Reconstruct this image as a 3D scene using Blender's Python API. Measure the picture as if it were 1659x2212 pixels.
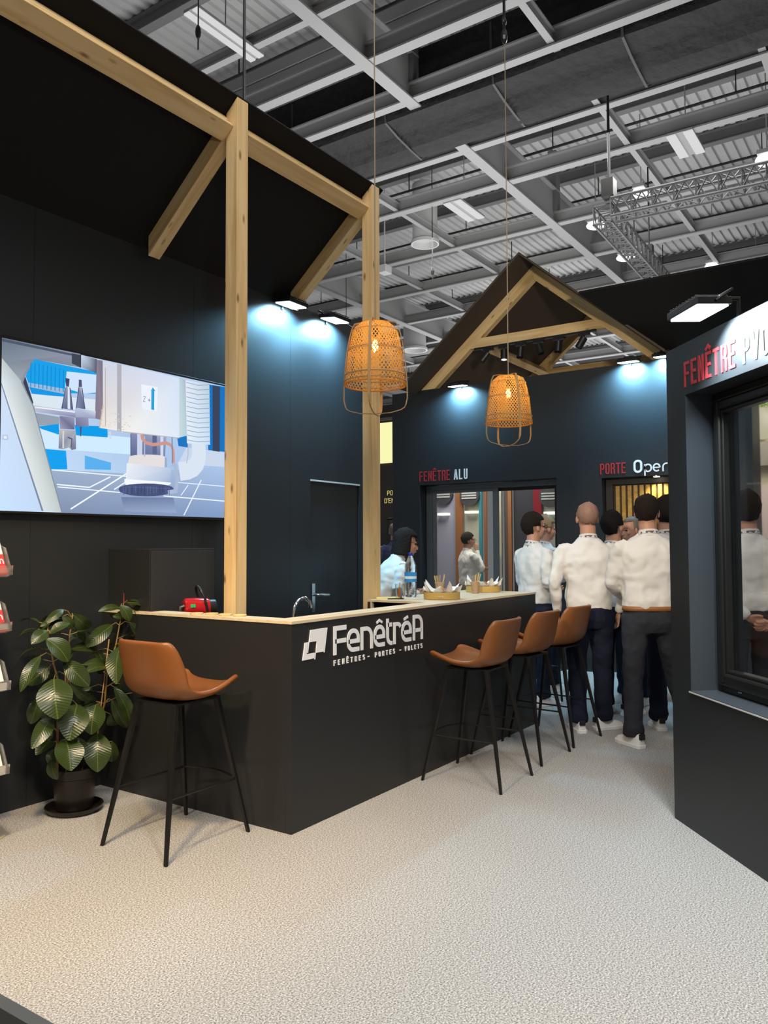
import bpy, math, random
from mathutils import Vector, Matrix, noise
R_ = math.radians
SC = bpy.context.scene
COL = SC.collection
for o in list(bpy.data.objects):
    bpy.data.objects.remove(o)

# ------------------------------------------------------------------ camera
YAW, PITCH, ROLL, FPX, EYE = R_(34.2819), R_(2.486), R_(-0.2208), 1723.3, 1.46
fw = Vector((math.cos(YAW)*math.cos(PITCH), math.sin(YAW)*math.cos(PITCH), math.sin(PITCH)))
rt = Vector((math.sin(YAW), -math.cos(YAW), 0.0))
up = rt.cross(fw)
rt2 = rt*math.cos(ROLL)+up*math.sin(ROLL)
up2 = -rt*math.sin(ROLL)+up*math.cos(ROLL)
cam = bpy.data.cameras.new('camera')
cam.sensor_fit = 'HORIZONTAL'; cam.sensor_width = 36.0; cam.lens = FPX/1659*36.0
cam.clip_start = 0.05; cam.clip_end = 300
cam_o = bpy.data.objects.new('camera', cam); COL.objects.link(cam_o)
mw = Matrix((rt2, up2, -fw)).transposed().to_4x4(); mw.translation = Vector((0, 0, EYE))
cam_o.matrix_world = mw
SC.camera = cam_o

# ------------------------------------------------------------------ world and light
SC.view_settings.view_transform = 'Standard'; SC.view_settings.look = 'None'
SC.view_settings.gamma = 1; SC.view_settings.use_curve_mapping = False
SC.view_settings.exposure = 0.0
w = bpy.data.worlds.new('world'); SC.world = w; w.use_nodes = True
w.node_tree.nodes['Background'].inputs[0].default_value = (0.95, 0.97, 1.0, 1)
w.node_tree.nodes['Background'].inputs[1].default_value = 0.17

def lamp(name, kind, loc, energy, col=(1, 1, 1), size=0.5, size_y=None, target=None, spot=None, blend=0.6, spread=None):
    l = bpy.data.lights.new(name, kind); l.energy = energy; l.color = col
    if kind == 'AREA':
        l.size = size
        if size_y: l.shape = 'RECTANGLE'; l.size_y = size_y
        if spread: l.spread = R_(spread)
    elif kind == 'SPOT':
        l.spot_size = R_(spot or 90); l.spot_blend = blend; l.shadow_soft_size = size
    else:
        l.shadow_soft_size = size
    o = bpy.data.objects.new(name, l); COL.objects.link(o); o.location = loc
    if target is not None:
        o.rotation_euler = (Vector(target)-Vector(loc)).to_track_quat('-Z', 'Y').to_euler()
    return o
# lamps hanging high in the hall
lamp('hall_light', 'AREA', (0.2, -0.3, 8.6), 450, (1.0, 0.95, 0.90), 3.0, 3.0, (2.0, 1.2, 0))
lamp('hall_light', 'AREA', (7.0, 1.0, 8.6), 15, (0.93, 0.96, 1.0), 3.0, 3.0, (6.0, 1.8, 0))
lamp('hall_light', 'AREA', (13.0, 3.0, 8.3), 420, (1, 1, 1), 4, 4, (13, 3, 0))
lamp('hall_light', 'AREA', (14.0, 9.0, 8.3), 420, (1, 1, 1), 4, 4, (14, 9, 0))
# added fill facing the hall roof, standing for light thrown up from below
lamp('hall_roof_fill', 'AREA', (14.0, 6.0, 5.2), 800, (1, 1, 1), 10, 10, (14, 6, 12))
lamp('hall_roof_fill', 'AREA', (8.5, 9.0, 5.5), 130, (1, 1, 1), 6, 6, (8.5, 9, 12))
lamp('hall_roof_fill', 'AREA', (30.0, 12.0, 5.2), 1600, (1, 1, 1), 14, 14, (30, 12, 12))
# unseen stand floodlights near the photographer, then added fill spots for the timbers
lamp('unseen_flood', 'SPOT', (0.4, -1.2, 3.3), 300, (1.0, 0.97, 0.93), 0.12, target=(2.4, 0.6, 0), spot=92, blend=0.7)
lamp('unseen_flood', 'SPOT', (-0.2, 2.2, 3.3), 270, (1.0, 0.80, 0.54), 0.12, target=(2.0, 2.4, 0.2), spot=88, blend=0.8)
lamp('unseen_flood', 'SPOT', (1.3, 2.3, 3.2), 300, (1.0, 0.70, 0.36), 0.10, target=(2.6, 3.5, 0.4), spot=78, blend=0.9)
lamp('unseen_flood', 'SPOT', (0.6, 1.5, 3.3), 620, (1.0, 0.86, 0.66), 0.15, target=(6.4, 2.2, 1.62), spot=26, blend=0.6)

lamp('unseen_flood', 'SPOT', (2.0, -0.5, 2.7), 720, (1.0, 0.86, 0.66), 0.15, target=(9.1, 3.9, 4.3), spot=28, blend=0.7)  # added spot that brightens the gable timbers
lamp('unseen_flood', 'SPOT', (0.2, -1.0, 2.2), 130, (1.0, 0.88, 0.70), 0.15, target=(3.2, 3.4, 3.9), spot=62, blend=0.8)  # extra fill on the canopy beams, not a lamp of the stand

# ------------------------------------------------------------------ materials
MATS = {}
def mat(name, col, rough=0.5, metal=0.0, emit=None, es=1.0, trans=0.0, spec=0.5, bump=None, ior=1.45, alpha=1.0, coat=0.0):
    if name in MATS: return MATS[name]
    m = bpy.data.materials.new(name); m.use_nodes = True
    nt = m.node_tree; b = nt.nodes['Principled BSDF']
    b.inputs['Base Color'].default_value = (*col, 1); b.inputs['Roughness'].default_value = rough
    b.inputs['Metallic'].default_value = metal; b.inputs['Specular IOR Level'].default_value = spec
    b.inputs['IOR'].default_value = ior; b.inputs['Transmission Weight'].default_value = trans
    b.inputs['Coat Weight'].default_value = coat
    if emit:
        b.inputs['Emission Color'].default_value = (*emit, 1); b.inputs['Emission Strength'].default_value = es
    if bump:
        sc, st, di = bump
        t = nt.nodes.new('ShaderNodeTexCoord'); n = nt.nodes.new('ShaderNodeTexNoise'); bp = nt.nodes.new('ShaderNodeBump')
        n.inputs['Scale'].default_value = sc; n.inputs['Detail'].default_value = 4
        bp.inputs['Strength'].default_value = st; bp.inputs['Distance'].default_value = di
        nt.links.new(t.outputs['Object'], n.inputs['Vector']); nt.links.new(n.outputs['Fac'], bp.inputs['Height'])
        nt.links.new(bp.outputs['Normal'], b.inputs['Normal'])
    MATS[name] = m
    return m
def nodes(m): return m.node_tree, m.node_tree.nodes['Principled BSDF']
def noisecol(m, stops, scale, detail=4, vec='Object', stretch=(1, 1, 1), rough=0.5, bumpd=0.0, distort=0.0):
    nt, b = nodes(m); L = nt.links
    t = nt.nodes.new('ShaderNodeTexCoord'); mp = nt.nodes.new('ShaderNodeMapping'); n = nt.nodes.new('ShaderNodeTexNoise')
    r = nt.nodes.new('ShaderNodeValToRGB')
    mp.inputs['Scale'].default_value = stretch
    n.inputs['Scale'].default_value = scale; n.inputs['Detail'].default_value = detail
    n.inputs['Roughness'].default_value = rough; n.inputs['Distortion'].default_value = distort
    L.new(t.outputs[vec], mp.inputs['Vector']); L.new(mp.outputs[0], n.inputs['Vector']); L.new(n.outputs['Fac'], r.inputs[0])
    e = r.color_ramp.elements
    e[0].position, e[0].color = stops[0][0], (*stops[0][1], 1)
    e[1].position, e[1].color = stops[-1][0], (*stops[-1][1], 1)
    for p, c in stops[1:-1]:
        x = e.new(p); x.color = (*c, 1)
    L.new(r.outputs[0], b.inputs['Base Color'])
    if bumpd:
        bp = nt.nodes.new('ShaderNodeBump'); bp.inputs['Strength'].default_value = 0.6; bp.inputs['Distance'].default_value = bumpd
        L.new(n.outputs['Fac'], bp.inputs['Height']); L.new(bp.outputs[0], b.inputs['Normal'])
    return nt, b, n, r, mp

m_wall = mat('anthracite_panel', (0.022, 0.025, 0.028), 0.42, spec=0.4, bump=(60, 0.05, 0.002))
m_roofp = mat('black_roof_panel', (0.011, 0.0105, 0.010), 0.75, spec=0.2, bump=(90, 0.15, 0.002))
m_counter = mat('anthracite_counter', (0.021, 0.0215, 0.0215), 0.38, spec=0.4, bump=(50, 0.05, 0.002))
m_jamb = mat('grey_jamb', (0.05, 0.06, 0.07), 0.4)
m_black = mat('black_metal', (0.012, 0.011, 0.010), 0.38, metal=0.3)
m_blackp = mat('black_plastic', (0.012, 0.012, 0.013), 0.35)
m_frame = mat('dark_frame', (0.022, 0.022, 0.021), 0.3, metal=0.4)
m_frame2 = mat('bronze_seal', (0.10, 0.085, 0.06), 0.35, metal=0.5)
m_alu = mat('grey_aluminium', (0.13, 0.15, 0.16), 0.4, metal=0.3)
m_steel = mat('steel', (0.6, 0.6, 0.6), 0.25, metal=1.0)
m_chrome = mat('chrome', (0.8, 0.8, 0.8), 0.08, metal=1.0)
m_white = mat('white_vinyl', (0.93, 0.93, 0.94), 0.4, emit=(0.85, 0.86, 0.88), es=0.0)
m_red = mat('red_vinyl', (0.50, 0.035, 0.04), 0.4)
m_carpet = mat('carpet', (0.5, 0.48, 0.45), 0.95, spec=0.1)
nt, b, n, r, mp = noisecol(m_carpet, [(0.36, (0.10, 0.093, 0.085)), (0.5, (0.39, 0.375, 0.355)), (0.64, (0.72, 0.705, 0.68))], 150, 5, rough=0.75, bumpd=0.0008)
m_wood = mat('pine', (0.6, 0.42, 0.2), 0.55, spec=0.3)
def woodify(m, stops, sc, knots=True):
    nt, b, n, r, mp = noisecol(m, stops, sc, 5, stretch=(0.9, 14, 14), distort=0.6, bumpd=0.0006)
    oi = nt.nodes.new('ShaderNodeObjectInfo'); sp = nt.nodes.new('ShaderNodeMath'); sp.operation = 'MULTIPLY'; sp.inputs[1].default_value = 37.0
    nt.links.new(oi.outputs['Random'], sp.inputs[0]); nt.links.new(sp.outputs[0], mp.inputs['Location'])
    if knots:
        t = [x for x in nt.nodes if x.bl_idname == 'ShaderNodeTexCoord'][0]
        m2 = nt.nodes.new('ShaderNodeMapping'); m2.inputs['Scale'].default_value = (4.2, 12, 12)
        v = nt.nodes.new('ShaderNodeTexVoronoi'); v.inputs['Scale'].default_value = 1.0
        rr = nt.nodes.new('ShaderNodeValToRGB'); rr.color_ramp.elements[0].position = 0.06; rr.color_ramp.elements[0].color = (0.16, 0.07, 0.025, 1)
        rr.color_ramp.elements[1].position = 0.17; rr.color_ramp.elements[1].color = (1, 1, 1, 1)
        mx = nt.nodes.new('ShaderNodeMixRGB'); mx.blend_type = 'MULTIPLY'; mx.inputs[0].default_value = 0.75
        L = nt.links
        L.new(t.outputs['Object'], m2.inputs[0]); L.new(sp.outputs[0], m2.inputs['Location']); L.new(m2.outputs[0], v.inputs['Vector'])
        L.new(v.outputs['Distance'], rr.inputs[0]); L.new(r.outputs[0], mx.inputs[1]); L.new(rr.outputs[0], mx.inputs[2])
        L.new(mx.outputs[0], b.inputs['Base Color'])
woodify(m_wood, [(0.3, (0.56, 0.36, 0.15)), (0.5, (0.72, 0.51, 0.25)), (0.7, (0.80, 0.62, 0.35))], 1.3)
m_ply = mat('birch_ply', (0.66, 0.52, 0.33), 0.45)
woodify(m_ply, [(0.3, (0.62, 0.48, 0.29)), (0.7, (0.76, 0.63, 0.44))], 1.2, False)
m_slat = mat('golden_slat', (0.55, 0.33, 0.08), 0.45)
woodify(m_slat, [(0.3, (0.42, 0.23, 0.045)), (0.7, (0.60, 0.37, 0.10))], 1.5, False)
m_darkwood = mat('dark_walnut', (0.05, 0.025, 0.014), 0.5)
woodify(m_darkwood, [(0.3, (0.02, 0.010, 0.006)), (0.7, (0.10, 0.045, 0.022))], 1.6, False)
m_bamboo = mat('bamboo', (0.55, 0.25, 0.055), 0.5)
b_ = nodes(m_bamboo)[1]; b_.inputs['Transmission Weight'].default_value = 0.0
b_.inputs['Subsurface Weight'].default_value = 0.25; b_.inputs['Subsurface Radius'].default_value = (0.02, 0.01, 0.004)
m_bamboo2 = mat('bamboo_frame', (0.42, 0.27, 0.12), 0.5)
m_leather = mat('tan_leather', (0.23, 0.080, 0.022), 0.34, spec=0.5, bump=(180, 0.25, 0.0015))
m_glass = mat('window_glass', (0.9, 0.93, 0.93), 0.02, trans=1.0, ior=1.35, spec=0.5)
m_hall = mat('hall_steel', (0.23, 0.23, 0.23), 0.6)
m_hall2 = mat('hall_steel_web', (0.13, 0.13, 0.13), 0.7)
m_deck = mat('hall_deck', (0.36, 0.36, 0.36), 0.7)
m_curtain = mat('dark_curtain', (0.010, 0.010, 0.010), 0.8, bump=(4, 0.9, 0.08))
m_truss = mat('truss_alu', (0.035, 0.035, 0.035), 0.45, metal=0.3)
def emis(name, col, s):
    m = mat(name, (0, 0, 0), 0.6, emit=col, es=s); return m
m_tube = emis('tube_light', (1, 1, 1), 0.62)
m_bay = emis('bay_light', (1, 1, 1), 3.0)
m_led = emis('flood_led', (0.80, 0.95, 1.0), 9.0)
m_fil = emis('filament', (1.0, 0.55, 0.14), 14.0)

# ------------------------------------------------------------------ mesh helper
class MB:
    def __init__(s): s.v = []; s.f = []; s.mi = []; s.cur = 0
    def add(s, vs, fs):
        n = len(s.v); s.v += [tuple(x) for x in vs]; s.f += [tuple(i+n for i in f) for f in fs]; s.mi += [s.cur]*len(fs)
        return s
    def box(s, a, b):
        x0, y0, z0 = a; x1, y1, z1 = b
        return s.add([(x0, y0, z0), (x1, y0, z0), (x1, y1, z0), (x0, y1, z0), (x0, y0, z1), (x1, y0, z1), (x1, y1, z1), (x0, y1, z1)],
                     [(0, 3, 2, 1), (4, 5, 6, 7), (0, 1, 5, 4), (1, 2, 6, 5), (2, 3, 7, 6), (3, 0, 4, 7)])
    def hexa(s, p):   # 8 points: bottom 4 ccw then top 4
        return s.add(p, [(0, 3, 2, 1), (4, 5, 6, 7), (0, 1, 5, 4), (1, 2, 6, 5), (2, 3, 7, 6), (3, 0, 4, 7)])
    def loft(s, rings, caps=True, closed=True):
        n = len(rings[0]); vs = [p for r in rings for p in r]; fs = []
        for i in range(len(rings)-1):
            for j in range(n if closed else n-1):
                k = (j+1) % n
                fs.append((i*n+j, i*n+k, (i+1)*n+k, (i+1)*n+j))
        if caps and closed:
            fs.append(tuple(range(n))[::-1]); fs.append(tuple((len(rings)-1)*n+j for j in range(n)))
        return s.add(vs, fs)
    def tube(s, path, rad, n=8, caps=True, flat=None, upv=None):
        P = [Vector(p) for p in path]; rings = []
        if not isinstance(rad, (list, tuple)): rad = [rad]*len(P)
        pn = None
        for i, p in enumerate(P):
            d = (P[min(i+1, len(P)-1)]-P[max(i-1, 0)]).normalized()
            if pn is None:
                a = Vector(upv) if upv else (Vector((0, 0, 1)) if abs(d.z) < 0.9 else Vector((1, 0, 0)))
                pn = (a-d*a.dot(d)).normalized()
            else:
                pn = (pn-d*pn.dot(d)).normalized()
            q = d.cross(pn); fx = flat or 1.0
            rings.append([p+pn*math.cos(t)*rad[i]*fx+q*math.sin(t)*rad[i] for t in [math.tau*(j+0.5)/n for j in range(n)]])
        return s.loft(rings, caps)
    def lathe(s, prof, n=24, c=(0, 0, 0), caps=True):
        return s.loft([[(c[0]+r*math.cos(math.tau*j/n), c[1]+r*math.sin(math.tau*j/n), c[2]+z) for j in range(n)] for r, z in prof], caps)
    def ell(s, c, r, n=16, m=10, rot=None):
        rings = []
        for i in range(m+1):
            a = math.pi*(i+0.02)/(m+0.04); ring = []
            for j in range(n):
                p = Vector((r[0]*math.sin(a)*math.cos(math.tau*j/n), r[1]*math.sin(a)*math.sin(math.tau*j/n), -r[2]*math.cos(a)))
                if rot: p = rot @ p
                ring.append(p+Vector(c))
            rings.append(ring)
        return s.loft(rings)
    def poly(s, pts, ext):  # planar polygon extruded by vector ext
        n = len(pts); e = Vector(ext)
        return s.add([Vector(p) for p in pts]+[Vector(p)+e for p in pts], [tuple(range(n)), tuple(range(n, 2*n))[::-1]]+[(i, i+n, (i+1) % n+n, (i+1) % n) for i in range(n)])
    def xf(s, M):
        s.v = [tuple(M @ Vector(p)) for p in s.v]; return s

def obj(name, mb, m, parent=None, smooth=False, bevel=0, loc=None):
    me = bpy.data.meshes.new(name); me.from_pydata(mb.v, [], mb.f)
    for x in (m if isinstance(m, (list, tuple)) else [m]): me.materials.append(x)
    me.polygons.foreach_set('material_index', mb.mi)
    import bmesh
    bm = bmesh.new(); bm.from_mesh(me); bmesh.ops.recalc_face_normals(bm, faces=bm.faces); bm.to_mesh(me); bm.free()
    if smooth:
        me.polygons.foreach_set('use_smooth', [True]*len(me.polygons))
        if smooth is not True: me.set_sharp_from_angle(angle=R_(smooth))
    o = bpy.data.objects.new(name, me); COL.objects.link(o)
    if parent: o.parent = parent
    if loc: o.location = loc
    if bevel:
        bv = o.modifiers.new('bevel', 'BEVEL'); bv.width = bevel; bv.segments = 2; bv.limit_method = 'ANGLE'; bv.angle_limit = R_(40)
    return o
def empty(name, loc=(0, 0, 0), rz=0.0):
    o = bpy.data.objects.new(name, None); COL.objects.link(o); o.location = loc; o.rotation_euler = (0, 0, rz); o.empty_display_size = 0.1
    return o
def tag(o, label, cat, group=None):
    o['label'] = label; o['category'] = cat
    if group: o['group'] = group
    return o
def struct(o): o['kind'] = 'structure'; return o
def copytree(o, parent=None):
    c = o.copy(); COL.objects.link(c)
    if parent: c.parent = parent
    for ch in [x for x in bpy.data.objects if x.parent == o]: copytree(ch, c)
    return c
def beam(name, p0, p1, wd, dp, upv, m, parent=None, bevel=0.003, ends=(0, 0), place='center'):
    """timber of section wd x dp from p0 to p1 (centre line), its length along its own x axis; ends = slanted cuts"""
    p0 = Vector(p0); p1 = Vector(p1); d = (p1-p0); L = d.length; d.normalize()
    u = Vector(upv); u = (u-d*u.dot(d)).normalized(); s_ = u.cross(d)
    q = MB(); h = dp/2; w2 = wd/2
    e0, e1 = ends
    q.hexa([(0+e0*-1, -w2, -h), (L-e1, -w2, -h), (L-e1, w2, -h), (-e0, w2, -h), (e0, -w2, h), (L+e1, -w2, h), (L+e1, w2, h), (e0, w2, h)])
    o = obj(name, q, m, parent, bevel=bevel)
    M = Matrix((d, s_, u)).transposed().to_4x4(); M.translation = p0
    o.matrix_world = M
    return o

# ------------------------------------------------------------------ stroke lettering
def stroke(q, pts, t, closed=False):
    """flat band of width t along pts (2-D) with mitred corners, written into q as (x, 0, z)"""
    P = []
    for a, b in pts:
        p = Vector((a, b))
        if not P or (p-P[-1]).length > 1e-4*max(1, 0) and (p-P[-1]).length > t*0.02: P.append(p)
    if closed and (P[0]-P[-1]).length < t*0.05: P.pop()
    n = len(P); Lf = []; Rt = []
    for i in range(n):
        a = P[(i-1) % n] if (closed or i > 0) else None; c = P[(i+1) % n] if (closed or i < n-1) else None
        d0 = (P[i]-a).normalized() if a is not None else None; d1 = (c-P[i]).normalized() if c is not None else None
        if d0 is None: d0 = d1
        if d1 is None: d1 = d0
        n0 = Vector((-d0.y, d0.x)); n1 = Vector((-d1.y, d1.x)); m_ = (n0+n1).normalized(); k = t/2/max(0.6, m_.dot(n0))
        Lf.append(P[i]+m_*k); Rt.append(P[i]-m_*k)
    vs = [(p.x, 0, p.y) for p in Lf]+[(p.x, 0, p.y) for p in Rt]
    vs += [(x, -0.004, z) for x, _, z in vs]
    fs = []; N = 2*n
    for i in range(n if closed else n-1):
        j = (i+1) % n
        fs += [(i, j, n+j, n+i), (N+i, N+n+i, N+n+j, N+j), (i, N+i, N+j, j), (n+i, n+j, N+n+j, N+n+i)]
    if not closed: fs += [(0, n, N+n, N), (n-1, N+n-1, N+2*n-1, 2*n-1)]
    q.add(vs, fs)
def arc(cx, cy, rx, ry, a0, a1, n=8):
    return [(cx+rx*math.cos(R_(a0+(a1-a0)*i/n)), cy+ry*math.sin(R_(a0+(a1-a0)*i/n))) for i in range(n+1)]
def rrect(x0, y0, x1, y1, r):
    return arc(x1-r, y1-r, r, r, 0, 90, 5)+arc(x0+r, y1-r, r, r, 90, 180, 5)+arc(x0+r, y0+r, r, r, 180, 270, 5)+arc(x1-r, y0+r, r, r, 270, 360, 5)
def glyph(ch, W=0.40, t=0.14):
    h = t/2; a, b, c, d = h, W-h, h, 1-h; m = 0.52; r = 0.12; mx = W/2
    base = {'Ê': 'E', 'É': 'E'}.get(ch, ch)
    G = {'F': [[(a, 0), (a, d), (W-0.02, d)], [(a, m), (W-0.06, m)]],
         'E': [[(W-0.02, d), (a, d), (a, c), (W-0.02, c)], [(a, m), (W-0.06, m)]],
         'N': [[(a, 0), (a, 1)], [(a+0.02, 0.95), (b-0.02, 0.05)], [(b, 0), (b, 1)]],
         'T': [[(0, d), (W, d)], [(mx, 0), (mx, 1-t)]],
         'R': [[(a, 0), (a, d)]+arc(b-r, d-r, r, r, 90, 0, 5)+arc(b-r, m+r, r, r, 0, -90, 5)+[(a, m)], [(b-0.10, m), (b, m-0.12), (b, 0)]],
         'P': [[(a, 0), (a, d)]+arc(b-r, d-r, r, r, 90, 0, 5)+arc(b-r, m+r-0.05, r, r, 0, -90, 5)+[(a, m-0.05)]],
         'A': [[(a-0.02, 0), (mx-0.02, d), (mx+0.02, d), (b+0.02, 0)], [(a+0.04, 0.25), (b-0.04, 0.25)]],
         'L': [[(a, 1), (a, c), (W-0.02, c)]],
         'U': [[(a, 1)]+arc(a+r, c+r, r, r, 180, 270, 5)+arc(b-r, c+r, r, r, 270, 360, 5)+[(b, 1)]],
         'V': [[(a-0.02, 1), (mx-0.02, c), (mx+0.02, c), (b+0.02, 1)]],
         'S': [arc(b-r, d-r, r, r, 0, 90, 5)+arc(a+r, d-r, r, r, 90, 180, 5)+arc(a+r, m+r, r, r, 180, 250, 4)+arc(b-r, m-r, r, r, 70, 0, 4)+arc(b-r, c+r, r, r, 0, -90, 5)+arc(a+r, c+r, r, r, 270, 180, 5)],
         'C': [arc(b-r, d-r, r, r, 0, 90, 5)+arc(a+r, d-r, r, r, 90, 180, 5)+arc(a+r, c+r, r, r, 180, 270, 5)+arc(b-r, c+r, r, r, 270, 360, 5)],
         'D': [[(a, c), (a, d)]+arc(b-r, d-r, r, r, 90, 0, 5)+arc(b-r, c+r, r, r, 0, -90, 5)+[(a-h, c)]],
         'B': [[(a, c), (a, d)]+arc(b-r, d-r, r, r, 90, 0, 5)+arc(b-r, m+r, r, r, 0, -90, 5)+[(a, m)], [(b-r, m)]+arc(b-r, m-r, r, r, 90, 0, 5)+arc(b-r, c+r, r, r, 0, -90, 5)+[(a-h, c)]],
         'Z': [[(0, d), (W, d)], [(b, d), (a, c)], [(0, c), (W, c)]],
         '+': [[(0, 0.5), (W, 0.5)], [(mx, 0.3), (mx, 0.7)]],
         '-': [[(0.03, 0.46), (W-0.03, 0.46)]], "'": [[(0.08, 1), (0.08, 0.75)]]}
    out = [(p, False) for p in G.get(base, [])]
    if ch == 'O': out = [(rrect(a, c, b, d, r), True)]
    if ch == 'Ê': out.append(([(0.04, 1.08), (mx, 1.22), (W-0.04, 1.08)], False))
    if ch == 'É': out.append(([(0.12, 1.08), (W-0.06, 1.22)], False))
    return out
def text(q, s, x, z, hgt, aspect=0.40, t=0.14, gap=0.10, xs=1.0):
    for ch in s:
        if ch != ' ':
            for gi, (pts, cl) in enumerate(glyph(ch, aspect, t)):
                stroke(q, [(x+a*hgt*xs, z+b_*hgt) for a, b_ in pts], t*hgt*(0.62 if ch == 'N' and gi == 1 else 0.9), cl)
        x += (aspect+gap)*hgt*xs if ch not in " '" else 0.24*hgt
    return x
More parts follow.
